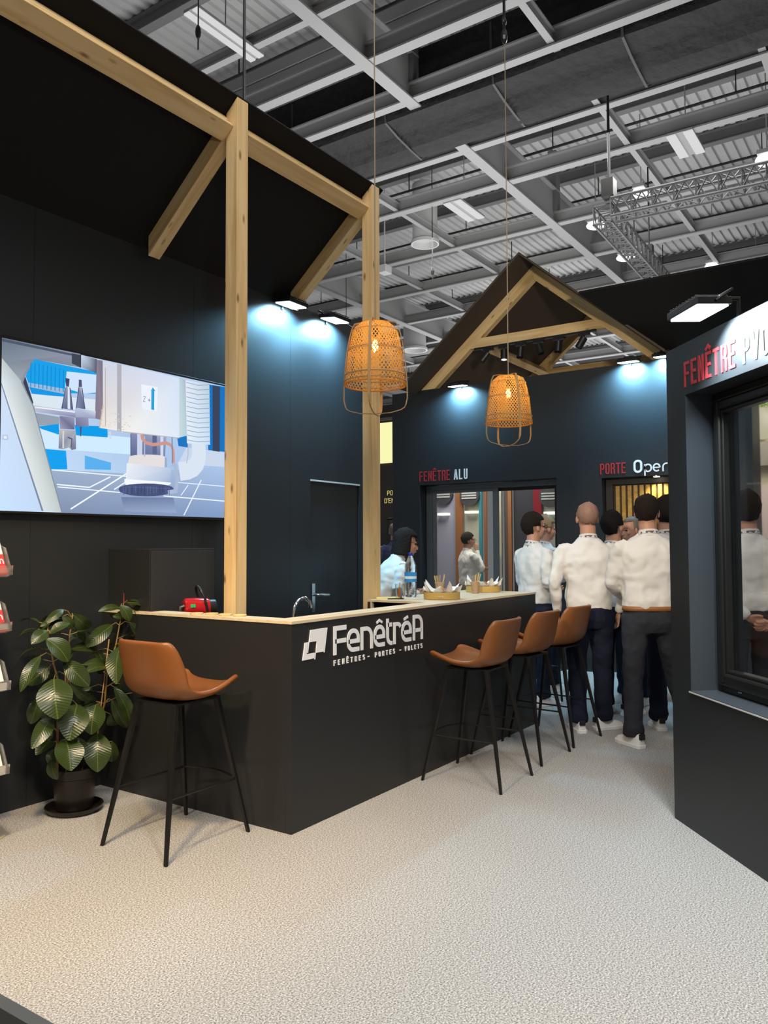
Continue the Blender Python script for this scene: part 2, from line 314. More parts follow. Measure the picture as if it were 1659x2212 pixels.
TVP = [([(2.411,2.625),(4.126,2.632),(4.118,1.673),(2.424,1.666)],[(0.477,0.604,0.787),(0.448,0.604,0.828),(0.342,0.507,0.787),(0.604,0.787,1.0)]),([(2.609,2.543),(3.063,2.543),(3.065,2.412),(2.819,2.377),(2.592,2.379),(2.567,2.435)],[(0.01,0.342,0.787)]),([(2.827,2.509),(3.053,2.527),(3.054,2.419),(2.942,2.394),(2.818,2.408)],[(0.604,0.748,0.933)]),([(2.574,2.401),(2.818,2.403),(2.819,2.371),(2.592,2.371)],[(0.319,0.477,0.674)]),([(2.588,2.377),(2.819,2.371),(2.819,2.352),(2.606,2.341)],[(0.01,0.296,0.748)]),([(2.597,2.338),(3.044,2.373),(3.045,2.301),(2.621,2.267)],[(0.674,0.768,0.848)]),([(2.626,2.234),(2.783,2.23),(2.783,2.187),(2.645,2.16)],[(0.296,0.342,0.42)]),([(2.654,2.146),(3.4,2.169),(3.401,2.06),(2.688,2.036)],[(0.604,0.787,0.955)]),([(2.649,2.158),(2.779,2.189),(2.784,2.125),(2.668,2.146)],[(0.004,0.319,0.787)]),([(2.885,2.195),(3.115,2.215),(3.119,2.147),(2.896,2.135)],[(0.004,0.319,0.787)]),([(2.688,2.032),(2.829,2.035),(2.84,1.926),(2.727,1.917)],[(0.007,0.342,0.828)]),([(2.957,2.019),(3.145,1.991),(3.145,1.945),(2.958,1.935)],[(0.1,0.42,0.828)]),([(2.727,1.917),(3.266,1.931),(4.115,2.047),(4.118,1.673),(2.806,1.666)],[(0.319,0.42,0.57),(0.342,0.434,0.604),(0.393,0.538,0.787),(0.214,0.319,0.538),(0.214,0.274,0.42)]),([(3.955,2.619),(4.126,2.63),(4.122,2.153),(3.959,2.15)],[(0.005,0.171,0.523)]),([(3.997,2.619),(4.071,2.621),(4.071,2.148),(4.001,2.149)],[(0.04,0.055,0.107)]),([(3.758,2.148),(4.115,2.147),(4.115,2.042),(3.681,2.031)],[(0.57,0.656,0.807)]),([(3.673,2.214),(3.763,2.229),(3.771,2.149),(3.687,2.151)],[(0.013,0.171,0.523)]),([(2.411,2.625),(2.918,2.632),(2.924,2.549),(2.616,2.542),(2.564,2.433),(2.616,2.274),(2.496,2.371),(2.414,2.487)],[(0.133,0.171,0.233),(0.263,0.296,0.393),(0.214,0.253,0.319),(0.214,0.233,0.296),(0.233,0.253,0.319),(0.107,0.119,0.171),(0.342,0.393,0.448),(0.214,0.263,0.319)]),([(2.411,2.62),(2.898,2.622),(2.899,2.61),(2.411,2.604)],[(0.073,0.1,0.147)]),([(2.564,2.433),(2.616,2.291),(2.61,2.273),(2.552,2.397)],[(0.04,0.051,0.095)]),([(2.413,2.511),(2.539,2.403),(2.616,2.266),(2.806,1.668),(2.68,1.675),(2.495,2.192),(2.416,2.358)],[(0.507,0.57,0.57),(0.448,0.507,0.538),(0.448,0.507,0.538),(0.507,0.57,0.57),(0.692,0.748,0.748),(0.748,0.787,0.787),(0.711,0.787,0.828)]),([(2.414,2.374),(2.684,1.673),(2.424,1.666)],[(0.604,0.711,0.869),(0.538,0.674,0.89),(0.57,0.748,1.0)]),([(2.414,2.38),(2.418,2.375),(2.689,1.673),(2.677,1.672),(2.414,2.358)],[(0.196,0.253,0.367)]),([(2.923,2.628),(3.033,2.623),(3.034,2.535),(2.929,2.55)],[(0.57,0.674,0.828),(0.1,0.113,0.179),(0.073,0.073,0.119),(0.342,0.393,0.507)]),([(2.859,2.624),(2.923,2.627),(2.924,2.549),(2.86,2.563)],[(0.051,0.059,0.089)]),([(3.033,2.619),(3.081,2.621),(3.08,2.249),(3.025,2.253)],[(0.233,0.214,0.274),(0.163,0.147,0.214),(0.263,0.214,0.274),(0.214,0.179,0.253)]),([(3.075,2.622),(3.689,2.62),(3.692,2.209),(3.285,2.196),(3.057,2.199),(3.081,2.342)],[(0.604,0.638,0.748),(0.638,0.729,0.89),(0.692,0.787,0.911),(0.848,0.848,0.828),(0.787,0.748,0.711),(0.711,0.674,0.674)]),([(3.182,2.622),(3.215,2.621),(3.22,2.195),(3.187,2.196)],[(0.42,0.42,0.477)]),([(3.689,2.62),(3.749,2.615),(3.753,2.228),(3.692,2.209)],[(0.507,0.638,0.674),(0.393,0.477,0.57),(0.448,0.604,0.674),(0.57,0.692,0.711)]),([(3.37,2.522),(3.506,2.527),(3.502,2.362),(3.377,2.361)],[(0.787,0.848,0.955)]),([(3.449,2.491),(3.464,2.518),(3.487,2.496),(3.477,2.496),(3.477,2.368),(3.453,2.369),(3.453,2.492)],[(0.02,0.342,0.638)]),([(2.823,2.422),(2.849,2.421),(2.873,2.285),(2.793,2.283)],[(0.263,0.319,0.448),(0.604,0.674,0.787),(0.073,0.084,0.196),(0.147,0.179,0.319)]),([(2.835,2.419),(2.844,2.421),(2.854,2.287),(2.835,2.287)],[(0.692,0.748,0.828)]),([(2.818,2.468),(2.846,2.468),(2.842,2.419),(2.823,2.422)],[(0.055,0.055,0.147)]),([(2.906,2.431),(2.933,2.434),(2.955,2.301),(2.89,2.298)],[(0.214,0.253,0.393),(0.57,0.638,0.748),(0.095,0.107,0.214),(0.214,0.253,0.393)]),([(2.909,2.474),(2.928,2.475),(2.931,2.433),(2.908,2.431)],[(0.084,0.084,0.179)]),([(2.888,2.301),(3.03,2.299),(3.027,2.252),(2.884,2.239)],[(0.477,0.538,0.711),(0.604,0.674,0.787),(0.319,0.342,0.507),(0.342,0.367,0.507)]),([(2.616,2.276),(2.889,2.277),(2.889,2.242),(2.626,2.239)],[(0.538,0.57,0.674),(0.42,0.448,0.604),(0.214,0.233,0.393),(0.448,0.477,0.604)]),([(2.783,2.237),(2.883,2.241),(2.884,2.168),(2.787,2.16)],[(0.196,0.196,0.319),(0.319,0.342,0.477),(0.133,0.133,0.253),(0.319,0.342,0.477)]),([(2.781,2.156),(2.892,2.164),(2.896,2.051),(2.867,2.043),(2.848,2.056),(2.809,2.042),(2.779,2.044)],[(0.507,0.507,0.507),(0.367,0.393,0.477),(0.179,0.196,0.319),(0.147,0.163,0.253),(0.393,0.42,0.477),(0.319,0.342,0.448),(0.196,0.214,0.319)]),([(2.889,2.242),(2.977,2.254),(2.981,2.197),(2.893,2.19)],[(0.214,0.214,0.367),(0.296,0.319,0.477),(0.233,0.253,0.393),(0.147,0.147,0.274)]),([(2.92,2.19),(2.933,2.192),(2.929,2.13),(2.922,2.134)],[(0.073,0.084,0.171)]),([(3.288,2.199),(3.582,2.203),(3.569,2.059),(3.29,2.048)],[(0.214,0.253,0.42),(0.342,0.393,0.57),(0.163,0.196,0.342),(0.107,0.133,0.274)]),([(3.342,2.198),(3.382,2.197),(3.384,2.052),(3.343,2.05)],[(0.57,0.638,0.787)]),([(3.464,2.2),(3.5,2.201),(3.502,2.057),(3.466,2.055)],[(0.107,0.133,0.263)]),([(3.53,2.203),(3.555,2.204),(3.556,2.06),(3.532,2.057)],[(0.604,0.674,0.828)]),([(3.282,2.04),(3.289,2.045),(3.308,2.051),(3.339,2.057),(3.378,2.063),(3.422,2.068),(3.466,2.071),(3.507,2.073),(3.54,2.072),(3.561,2.07),(3.569,2.066),(3.564,1.99),(3.27,1.989)],[(0.748,0.711,0.711)]),([(3.263,1.998),(3.621,1.995),(3.625,1.917),(3.615,1.906),(3.588,1.896),(3.545,1.886),(3.493,1.879),(3.436,1.873),(3.38,1.871),(3.33,1.873),(3.291,1.877),(3.266,1.883),(3.257,1.892)],[(0.787,0.828,0.869),(0.477,0.57,0.748),(0.319,0.42,0.638),(0.352,0.451,0.659),(0.388,0.483,0.681),(0.426,0.516,0.703),(0.465,0.551,0.726),(0.507,0.587,0.748),(0.551,0.624,0.772),(0.597,0.663,0.795),(0.645,0.703,0.819),(0.696,0.745,0.844),(0.748,0.787,0.869)]),([(3.246,1.897),(3.622,1.897),(3.622,1.888),(3.604,1.879),(3.571,1.869),(3.526,1.861),(3.474,1.855),(3.419,1.851),(3.366,1.849),(3.319,1.85),(3.281,1.854),(3.256,1.86),(3.245,1.868)],[(0.869,0.911,0.977)]),([(3.205,1.833),(3.215,1.844),(3.244,1.854),(3.29,1.864),(3.35,1.872),(3.417,1.878),(3.486,1.881),(3.549,1.88),(3.6,1.876),(3.633,1.869),(3.645,1.859),(3.648,1.851),(3.636,1.836),(3.603,1.821),(3.551,1.808),(3.487,1.798),(3.418,1.793),(3.35,1.792),(3.29,1.795),(3.243,1.802),(3.213,1.813),(3.203,1.826)],[(0.064,0.084,0.196)]),([(3.223,1.779),(3.646,1.796),(3.672,1.695),(3.246,1.69)],[(0.147,0.196,0.342),(0.163,0.214,0.393),(0.296,0.393,0.604),(0.274,0.342,0.507)]),([(3.744,2.614),(3.965,2.621),(3.975,2.189),(3.761,2.177)],[(0.711,0.787,0.869),(0.477,0.604,0.711),(0.57,0.711,0.869),(0.748,0.828,0.911)])]
TVL = [([(3.866,2.185),(3.872,2.129),(3.869,2.083),(3.854,2.044),(3.822,2.013),(3.772,1.991),(3.695,1.977)],0.1272,(0.674,0.748,0.869)),([(3.77,2.165),(3.771,2.099),(3.759,2.038)],0.0055,(0.342,0.448,0.604)),([(2.625,2.266),(2.884,2.273)],0.0077,(0.828,0.848,0.911)),([(2.798,2.279),(2.818,2.408)],0.0044,(0.064,0.073,0.171)),([(2.869,2.287),(2.849,2.413)],0.0055,(0.04,0.047,0.119)),([(2.893,2.297),(2.909,2.423)],0.0044,(0.073,0.084,0.179)),([(2.953,2.301),(2.931,2.426)],0.0055,(0.055,0.064,0.147)),([(2.808,2.151),(2.809,2.048)],0.0099,(0.674,0.674,0.674)),([(2.837,2.116),(2.866,2.11),(2.862,2.058)],0.0088,(0.107,0.119,0.196)),([(2.539,2.399),(2.616,2.266),(2.806,1.668)],0.0066,(0.233,0.274,0.319)),([(2.433,2.071),(2.467,2.073)],0.0285,(0.477,0.57,0.711)),([(2.442,2.072),(2.459,2.073)],0.0132,(0.787,0.869,1.0)),([(3.291,2.185),(3.292,2.05)],0.0055,(0.073,0.095,0.214)),([(3.399,2.188),(3.401,2.053)],0.0099,(0.393,0.477,0.674)),([(3.218,2.195),(3.69,2.206)],0.0055,(0.477,0.448,0.448)),([(3.081,2.342),(3.057,2.199)],0.0088,(0.604,0.477,0.342)),([(3.094,2.58),(3.099,2.217)],0.0055,(0.477,0.393,0.342)),([(3.131,2.185),(3.137,2.14)],0.0154,(0.604,0.674,0.828)),([(3.267,1.848),(3.62,1.855)],0.0044,(0.107,0.133,0.296)),([(3.376,2.195),(3.382,2.167),(3.412,2.144),(3.471,2.138),(3.58,2.161),(3.623,2.149),(3.64,2.107),(3.643,2.028)],0.0219,(0.604,0.296,0.253)),([(3.627,2.025),(3.659,2.015),(3.663,1.971),(3.68,1.932),(3.664,1.842),(3.596,1.829)],0.0285,(0.393,0.477,0.638)),([(2.736,1.914),(3.266,1.913)],0.0066,(0.828,0.911,1.0)),([(2.77,1.831),(2.99,1.827),(3.14,1.902)],0.0077,(0.828,0.911,1.0)),([(2.775,1.817),(3.212,1.808)],0.0066,(0.828,0.911,1.0)),([(2.863,1.69),(3.26,1.931)],0.0088,(0.869,0.933,1.0)),([(3.559,1.803),(4.117,1.794)],0.0077,(0.828,0.911,1.0)),([(3.736,1.679),(3.892,1.932)],0.0088,(0.787,0.869,1.0)),([(3.683,1.901),(4.116,1.901)],0.0055,(0.787,0.869,1.0)),([(3.168,1.824),(3.244,1.87)],0.0077,(0.828,0.911,1.0)),([(3.709,1.815),(3.773,1.889)],0.0066,(0.787,0.869,1.0)),([(3.385,2.443),(3.404,2.446),(3.385,2.412),(3.404,2.411)],0.0033,(0.051,0.064,0.133)),([(3.423,2.428),(3.444,2.427)],0.0033,(0.051,0.064,0.133)),([(3.433,2.439),(3.433,2.416)],0.0033,(0.051,0.064,0.133)),([(3.575,2.061),(3.578,1.998)],0.0154,(0.319,0.393,0.538)),([(3.627,2.204),(3.631,2.027)],0.0088,(0.171,0.214,0.342)),([(3.091,2.212),(3.106,2.215)],0.0055,(0.711,0.604,0.477)),([(3.16,2.231),(3.175,2.235)],0.0034,(0.711,0.604,0.477)),([(3.246,2.252),(3.262,2.257)],0.0052,(0.711,0.604,0.477)),([(3.22,2.278),(3.237,2.275)],0.0034,(0.711,0.604,0.477)),([(3.067,2.249),(3.083,2.251)],0.0042,(0.711,0.604,0.477)),([(3.153,2.305),(3.162,2.306)],0.0055,(0.711,0.604,0.477)),([(3.112,2.283),(3.12,2.284)],0.0046,(0.711,0.604,0.477)),([(3.067,2.215),(3.079,2.214)],0.0041,(0.711,0.604,0.477)),([(3.283,2.198),(3.291,2.199)],0.0065,(0.711,0.604,0.477)),([(3.219,2.193),(3.23,2.19)],0.0062,(0.711,0.604,0.477)),([(3.128,2.24),(3.144,2.238)],0.0055,(0.711,0.604,0.477)),([(3.19,2.302),(3.199,2.3)],0.0051,(0.711,0.604,0.477)),([(3.099,2.246),(3.113,2.246)],0.0049,(0.711,0.604,0.477)),([(3.157,2.248),(3.172,2.249)],0.005,(0.711,0.604,0.477)),([(3.168,2.304),(3.175,2.302)],0.0076,(0.711,0.604,0.477)),([(3.192,2.259),(3.2,2.26)],0.0076,(0.711,0.604,0.477)),([(3.232,2.24),(3.248,2.243)],0.0055,(0.711,0.604,0.477)),([(3.273,2.232),(3.285,2.235)],0.0057,(0.711,0.604,0.477)),([(3.274,2.302),(3.289,2.3)],0.0072,(0.711,0.604,0.477)),([(3.225,2.208),(3.238,2.208)],0.0052,(0.711,0.604,0.477)),([(3.074,2.21),(3.087,2.214)],0.0055,(0.711,0.604,0.477)),([(3.167,2.265),(3.178,2.265)],0.006,(0.711,0.604,0.477)),([(3.196,2.251),(3.203,2.254)],0.0041,(0.711,0.604,0.477)),([(3.19,2.204),(3.206,2.202)],0.0069,(0.711,0.604,0.477)),([(3.117,2.211),(3.131,2.215)],0.0034,(0.711,0.604,0.477)),([(3.065,2.224),(3.074,2.228)],0.006,(0.711,0.604,0.477)),([(3.136,2.301),(3.144,2.301)],0.004,(0.711,0.604,0.477)),([(3.121,2.226),(3.132,2.228)],0.0054,(0.711,0.604,0.477)),([(3.067,2.267),(3.077,2.271)],0.0038,(0.711,0.604,0.477)),([(3.261,2.241),(3.27,2.241)],0.0069,(0.711,0.604,0.477)),([(3.065,2.311),(3.073,2.309)],0.004,(0.711,0.604,0.477)),([(3.217,2.224),(3.23,2.227)],0.0076,(0.711,0.604,0.477)),([(3.238,2.242),(3.247,2.241)],0.005,(0.711,0.604,0.477)),([(3.188,2.268),(3.201,2.273)],0.0046,(0.711,0.604,0.477)),([(3.233,1.848),(3.239,1.794)],0.0055,(0.107,0.133,0.274)),([(3.257,1.849),(3.252,1.811)],0.0055,(0.107,0.133,0.274)),([(3.28,1.851),(3.283,1.805)],0.0055,(0.107,0.133,0.274)),([(3.304,1.852),(3.3,1.803)],0.0055,(0.04,0.055,0.147)),([(3.327,1.854),(3.329,1.812)],0.0055,(0.107,0.133,0.274)),([(3.351,1.855),(3.348,1.799)],0.0055,(0.04,0.055,0.147)),([(3.375,1.857),(3.375,1.812)],0.0055,(0.04,0.055,0.147)),([(3.4,1.858),(3.401,1.802)],0.0055,(0.04,0.055,0.147)),([(3.424,1.859),(3.425,1.802)],0.0055,(0.107,0.133,0.274)),([(3.449,1.861),(3.447,1.812)],0.0055,(0.107,0.133,0.274)),([(3.474,1.862),(3.476,1.816)],0.0055,(0.107,0.133,0.274)),([(3.499,1.864),(3.494,1.821)],0.0055,(0.107,0.133,0.274)),([(3.524,1.865),(3.529,1.815)],0.0055,(0.04,0.055,0.147)),([(3.55,1.867),(3.548,1.824)],0.0055,(0.04,0.055,0.147)),([(3.575,1.869),(3.58,1.81)],0.0055,(0.107,0.133,0.274)),([(3.601,1.87),(3.607,1.813)],0.0055,(0.107,0.133,0.274)),([(3.746,2.598),(3.853,2.595),(3.969,2.619)],0.0044,(0.274,0.342,0.477)),([(3.747,2.564),(3.853,2.562),(3.97,2.585)],0.0044,(0.274,0.342,0.477)),([(3.748,2.531),(3.854,2.529),(3.97,2.551)],0.0044,(0.274,0.342,0.477)),([(3.749,2.498),(3.854,2.495),(3.97,2.517)],0.0044,(0.274,0.342,0.477)),([(3.75,2.465),(3.854,2.462),(3.97,2.483)],0.0044,(0.274,0.342,0.477)),([(3.751,2.432),(3.854,2.429),(3.971,2.45)],0.0044,(0.274,0.342,0.477)),([(3.752,2.399),(3.855,2.396),(3.971,2.416)],0.0044,(0.274,0.342,0.477)),([(3.753,2.366),(3.855,2.363),(3.971,2.382)],0.0044,(0.274,0.342,0.477)),([(3.754,2.333),(3.855,2.329),(3.971,2.348)],0.0044,(0.274,0.342,0.477)),([(3.755,2.3),(3.856,2.296),(3.972,2.314)],0.0044,(0.274,0.342,0.477)),([(3.757,2.267),(3.856,2.263),(3.972,2.281)],0.0044,(0.274,0.342,0.477)),([(3.758,2.234),(3.856,2.23),(3.972,2.247)],0.0044,(0.274,0.342,0.477)),([(3.759,2.2),(3.856,2.197),(3.972,2.213)],0.0044,(0.274,0.342,0.477)),([(2.594,2.52),(2.594,2.379)],0.0055,(0.007,0.233,0.604)),([(2.619,2.519),(2.619,2.379)],0.0055,(0.007,0.233,0.604)),([(2.644,2.519),(2.644,2.379)],0.0055,(0.007,0.233,0.604)),([(2.67,2.519),(2.669,2.379)],0.0055,(0.007,0.233,0.604)),([(2.696,2.519),(2.695,2.379)],0.0055,(0.007,0.233,0.604)),([(2.722,2.518),(2.721,2.379)],0.0055,(0.007,0.233,0.604)),([(2.748,2.518),(2.747,2.379)],0.0055,(0.007,0.233,0.604)),([(2.775,2.518),(2.774,2.379)],0.0055,(0.007,0.233,0.604)),([(2.801,2.517),(2.801,2.379)],0.0055,(0.007,0.233,0.604))]
LEAVES = [([-0.215,-0.12,0.765],[-0.253,-0.217,0.574],0.167),([-0.241,-0.09,0.976],[-0.155,-0.155,0.853],0.11),([-0.143,-0.102,0.851],[-0.043,-0.18,0.71],0.096),([-0.257,-0.06,0.887],[-0.386,-0.092,0.721],0.061),([-0.206,-0.042,1.012],[-0.305,-0.055,0.955],0.07),([-0.104,-0.03,1.12],[-0.217,-0.03,1.051],0.044),([-0.207,-0.066,1.001],[-0.114,-0.105,1.05],0.053),([-0.041,-0.018,1.093],[0.087,-0.005,1.006],0.075),([-0.108,-0.03,1.085],[-0.038,-0.03,1.014],0.048),([0.236,0.0,1.007],[0.079,0.033,0.892],0.079),([0.281,-0.012,1.107],[0.148,0.007,1.092],0.042),([0.25,-0.06,1.121],[0.288,-0.092,1.031],0.07),([0.325,-0.006,1.133],[0.493,0.02,1.083],0.044),([0.37,-0.03,1.083],[0.441,-0.03,1.011],0.037),([0.285,-0.03,1.052],[0.218,-0.03,1.061],0.032),([0.351,-0.018,1.013],[0.468,-0.005,0.911],0.057),([0.202,-0.126,0.894],[0.099,-0.23,0.705],0.105),([0.161,-0.054,0.775],[0.001,-0.08,0.767],0.061),([0.051,0.006,0.798],[0.239,0.045,0.762],0.053),([-0.053,-0.03,0.708],[0.117,-0.03,0.589],0.053),([-0.15,0.018,0.813],[-0.247,0.07,0.722],0.092),([-0.219,-0.006,0.662],[-0.256,0.02,0.521],0.075),([-0.187,0.006,0.613],[-0.142,0.045,0.519],0.061),([-0.206,-0.09,0.559],[-0.358,-0.155,0.436],0.083),([-0.061,-0.102,0.604],[-0.16,-0.18,0.44],0.149),([0.077,-0.078,0.579],[0.011,-0.13,0.432],0.132),([0.227,-0.006,0.491],[0.292,0.02,0.412],0.07),([0.207,-0.066,0.656],[0.296,-0.105,0.417],0.075),([0.219,-0.03,0.578],[0.327,-0.03,0.397],0.061),([-0.143,-0.126,0.434],[-0.183,-0.23,0.295],0.14),([0.081,-0.09,0.42],[0.037,-0.155,0.226],0.136),([0.236,-0.012,0.334],[0.252,0.007,0.209],0.079),([-0.02,-0.06,0.409],[0.004,-0.092,0.322],0.057),([-0.162,-0.048,0.415],[-0.279,-0.068,0.373],0.075),([-0.168,-0.018,0.484],[-0.187,-0.005,0.422],0.07),([-0.145,-0.03,0.37],[-0.182,-0.03,0.302],0.053),([-0.171,-0.042,0.327],[-0.145,-0.055,0.212],0.061),([-0.015,0.03,0.893],[0.209,0.095,0.86],0.061),([0.162,0.03,0.865],[0.266,0.095,0.717],0.105),([0.113,0.018,0.662],[0.068,0.07,0.573],0.088),([0.31,0.018,0.652],[0.402,0.07,0.557],0.079),([0.423,0.0,0.59],[0.485,0.033,0.524],0.035),([-0.015,0.018,0.992],[0.105,0.07,0.909],0.066),([-0.185,-0.03,1.061],[-0.24,-0.03,1.04],0.026),([-0.022,0.03,0.681],[-0.067,0.095,0.593],0.079),([0.116,0.018,0.499],[0.07,0.07,0.402],0.079)]
STEMS = [[[-0.129,-0.03,0.247],[-0.129,-0.03,0.53],[-0.132,-0.03,0.745],[-0.162,-0.03,0.844],[-0.193,-0.03,0.984],[-0.201,-0.03,1.062]],[[-0.056,-0.03,0.23],[-0.055,-0.03,0.517],[-0.073,-0.03,0.711],[-0.071,-0.03,0.885],[-0.058,-0.03,1.016],[-0.044,-0.03,1.089]],[[0.024,-0.03,0.212],[0.124,-0.03,0.44],[0.17,-0.03,0.567],[0.184,-0.03,0.748],[0.242,-0.03,0.888],[0.274,-0.03,1.043],[0.295,-0.03,1.135]]]
STAKES = [[[-0.105,-0.05,0.951],[-0.087,-0.05,0.241]],[[0.18,-0.05,0.932],[0.087,-0.05,0.227]]]
# ================================================================== SETTING
YW, XB = 4.257, 9.056            # TV wall plane, back wall plane
PIT = 0.844                      # roof pitch
q = MB(); q.box((1.50, -6, -0.10), (24, 4.9, 0)); q.box((6.3, 4.9, -0.10), (24, 22, 0)); fl = struct(obj('floor', q, m_carpet))
q = MB(); q.box((1.455, -6, -0.10), (1.50, 4.9, 0.004)); struct(obj('trim_1', q, mat('platform_edge', (0.075, 0.085, 0.095), 0.45)))
m_aisle = mat('aisle_carpet', (0.05, 0.04, 0.03), 0.95, spec=0.1)
noisecol(m_aisle, [(0.3, (0.03, 0.022, 0.016)), (0.7, (0.075, 0.06, 0.045))], 90, 5)
q = MB(); q.box((-8, -8, -0.14), (1.455, 10, -0.10)); struct(obj('floor_aisle', q, m_aisle))

# TV wall: panels with narrow joints
q = MB()
xs = [0.2, 1.42, 2.64, 3.86, 4.90, 6.0]
for a, b_x in zip(xs[:-1], xs[1:]):
    if b_x < 5: q.box((a+0.001, YW, 0), (b_x-0.001, YW+0.12, 3.45))
q.box((4.901, YW, 0), (5.155, YW+0.12, 3.45)); q.box((5.845, YW, 0), (6.0, YW+0.12, 3.45)); q.box((5.155, YW, 2.03), (5.845, YW+0.12, 3.45))
q.box((0.2, YW+0.12, 0), (6.0, YW+0.14, 3.45))
struct(obj('wall_left', q, m_wall))
# service door in the TV wall
q = MB(); q.box((5.160, YW+0.014, 0.01), (5.838, YW+0.05, 2.012)); d1 = struct(obj('door_1', q, m_wall, bevel=0.002))
q = MB(); q.box((5.18, YW+0.004, 0.915), (5.225, YW+0.014, 1.155)); dp = obj('handle_plate', q, m_steel, d1, bevel=0.003)
q = MB(); q.tube([(5.2, YW+0.004, 1.06), (5.2, YW-0.045, 1.06), (5.215, YW-0.052, 1.06), (5.34, YW-0.052, 1.055)], 0.010, 10); obj('handle_lever', q, m_steel, d1, smooth=40)
q = MB(); q.box((5.15, YW-0.006, 2.012), (5.85, YW+0.02, 2.026)); struct(obj('trim_2', q, mat('pale_door_seal', (0.55, 0.6, 0.62), 0.3)))

# back wall (faces -X) with the openings for patio window and door
q = MB()
def bw(y0, y1, z0, z1, x0=XB, x1=XB+0.45): q.box((x0, y0, z0), (x1, y1, z1))
bw(5.596, 6.03, 0, 3.545); bw(3.67, 5.596, 2.278, 3.545); bw(3.115, 3.67, 0, 3.545); bw(1.95, 3.115, 2.245, 3.545); bw(1.49, 1.95, 0, 3.545)
struct(obj('wall_back', q, m_wall))
# patio window
wx = XB+0.16
q = MB()
q.box((wx, 5.50, 0.02), (wx+0.09, 5.59, 2.27)); q.box((wx, 3.675, 2.205), (wx+0.09, 5.50, 2.27)); q.box((wx, 3.675, 0.02), (wx+0.09, 5.50, 0.09)); q.box((wx, 3.675, 0.09), (wx+0.09, 3.70, 2.205))
w1 = struct(obj('window_1', q, m_alu, bevel=0.004))
for nm, y0, y1, dx in (('sash', 4.52, 5.49, 0.0), ('sash', 3.70, 4.60, 0.045)):
    q = MB(); x0 = wx-0.005+dx
    q.box((x0, y0, 0.09), (x0+0.035, y0+0.075, 2.205)); q.box((x0, y1-0.05, 0.09), (x0+0.035, y1, 2.205)); q.box((x0, y0+0.075, 2.165), (x0+0.035, y1-0.05, 2.205)); q.box((x0, y0+0.075, 0.09), (x0+0.035, y1-0.05, 0.15))
    sh = obj(nm, q, m_alu if dx == 0 else m_frame, w1, bevel=0.003)
    q = MB(); q.box((x0+0.012, y0+0.07, 0.14), (x0+0.020, y1-0.045, 2.17)); obj('window_pane', q, m_glass, sh)
# slatted entrance door
dx = XB+0.13
q = MB(); q.box((dx, 3.03, 0.0), (dx+0.08, 3.11, 2.24)); q.box((dx, 1.95, 2.17), (dx+0.08, 3.03, 2.24)); q.box((dx, 1.95, 0), (dx+0.08, 3.03, 0.035))
d2 = struct(obj('door_2', q, mat('door_frame_dark', (0.045, 0.04, 0.035), 0.4), bevel=0.003))
q = MB(); q.box((dx+0.035, 1.955, 0.035), (dx+0.07, 3.03, 2.17)); obj('door_leaf', q, mat('door_leaf_dark', (0.05, 0.035, 0.02), 0.5), d2)
for k in range(16):
    y = 2.995-k*0.069
    q = MB(); q.box((dx+0.002, y-0.045, 0.05), (dx+0.035, y, 2.155)); obj('wood_slat', q, m_slat, d2, bevel=0.002)
# recessed spot above the door
q = MB(); q.lathe([(0.04, 0), (0.045, 0.006), (0.045, 0.012)], 20, (9.10, 2.50, 2.233)); sp = obj('recessed_spotlight', q, m_steel, smooth=30)
tag(sp, 'small round recessed spotlight lit above the slatted wooden door', 'spotlight')
q = MB(); q.lathe([(0.034, -0.004), (0.036, 0.002)], 20, (9.10, 2.50, 2.233)); obj('lens', q, emis('warm_lens', (1, 0.93, 0.75), 8), sp)
lamp('door_spot', 'SPOT', (9.10, 2.50, 2.22), 16, (1, 0.88, 0.6), 0.03, target=(9.2, 2.5, 0), spot=120)

# right wall, standing diagonally, with its window opening
C0 = Vector((4.466, 1.164, 0)); D_ = Vector((-0.749, -0.663, 0)).normalized(); N_ = Vector((-D_.y, D_.x, 0))*1.0   # N_ points into the wall
if N_.dot(Vector((0.663, -0.749, 0))) < 0: N_ = -N_
MW = Matrix((D_, N_, Vector((0, 0, 1)))).transposed().to_4x4(); MW.translation = C0
q = MB()
q.box((0, 0, 0), (0.2, 0.30, 2.52)); q.box((0.2, 0, 0), (2.0, 0.30, 0.708)); q.box((0.2, 0, 2.247), (2.0, 0.30, 2.52)); q.box((2.0, 0, 0), (2.6, 0.30, 2.52))
wr = struct(obj('wall_right', q, m_wall)); wr.matrix_world = MW
q = MB(); q.box((0.2, 0.0, 0.708), (0.2+0.002, 0.15, 2.247)); q.box((0.2, -0.004, 0.708), (2.0, 0.15, 0.712))
tr = struct(obj('trim_3', q, m_jamb)); tr.matrix_world = MW
q = MB(); q.box((0.19, -0.008, 0.702), (2.0, -0.001, 0.708)); tr = struct(obj('trim_4', q, mat('sill_edge_pale', (0.5, 0.5, 0.48), 0.4))); tr.matrix_world = MW
def rect_frame(q, x0, z0, x1, z1, wd, y0, y1, wb=None):
    wb = wb or wd
    q.box((x0, y0, z0), (x0+wd, y1, z1)); q.box((x1-wd, y0, z0), (x1, y1, z1)); q.box((x0+wd, y0, z0), (x1-wd, y1, z0+wb)); q.box((x0+wd, y0, z1-wd), (x1-wd, y1, z1))
q = MB(); rect_frame(q, 0.202, 0.713, 1.998, 2.247, 0.045, 0.145, 0.22)
w2 = struct(obj('window_2', q, m_frame, bevel=0.006)); w2.matrix_world = MW
q = MB(); rect_frame(q, 0.25, 0.755, 1.95, 2.205, 0.05, 0.12, 0.20, 0.06); sh = obj('window_sash', q, m_frame, w2, bevel=0.014)
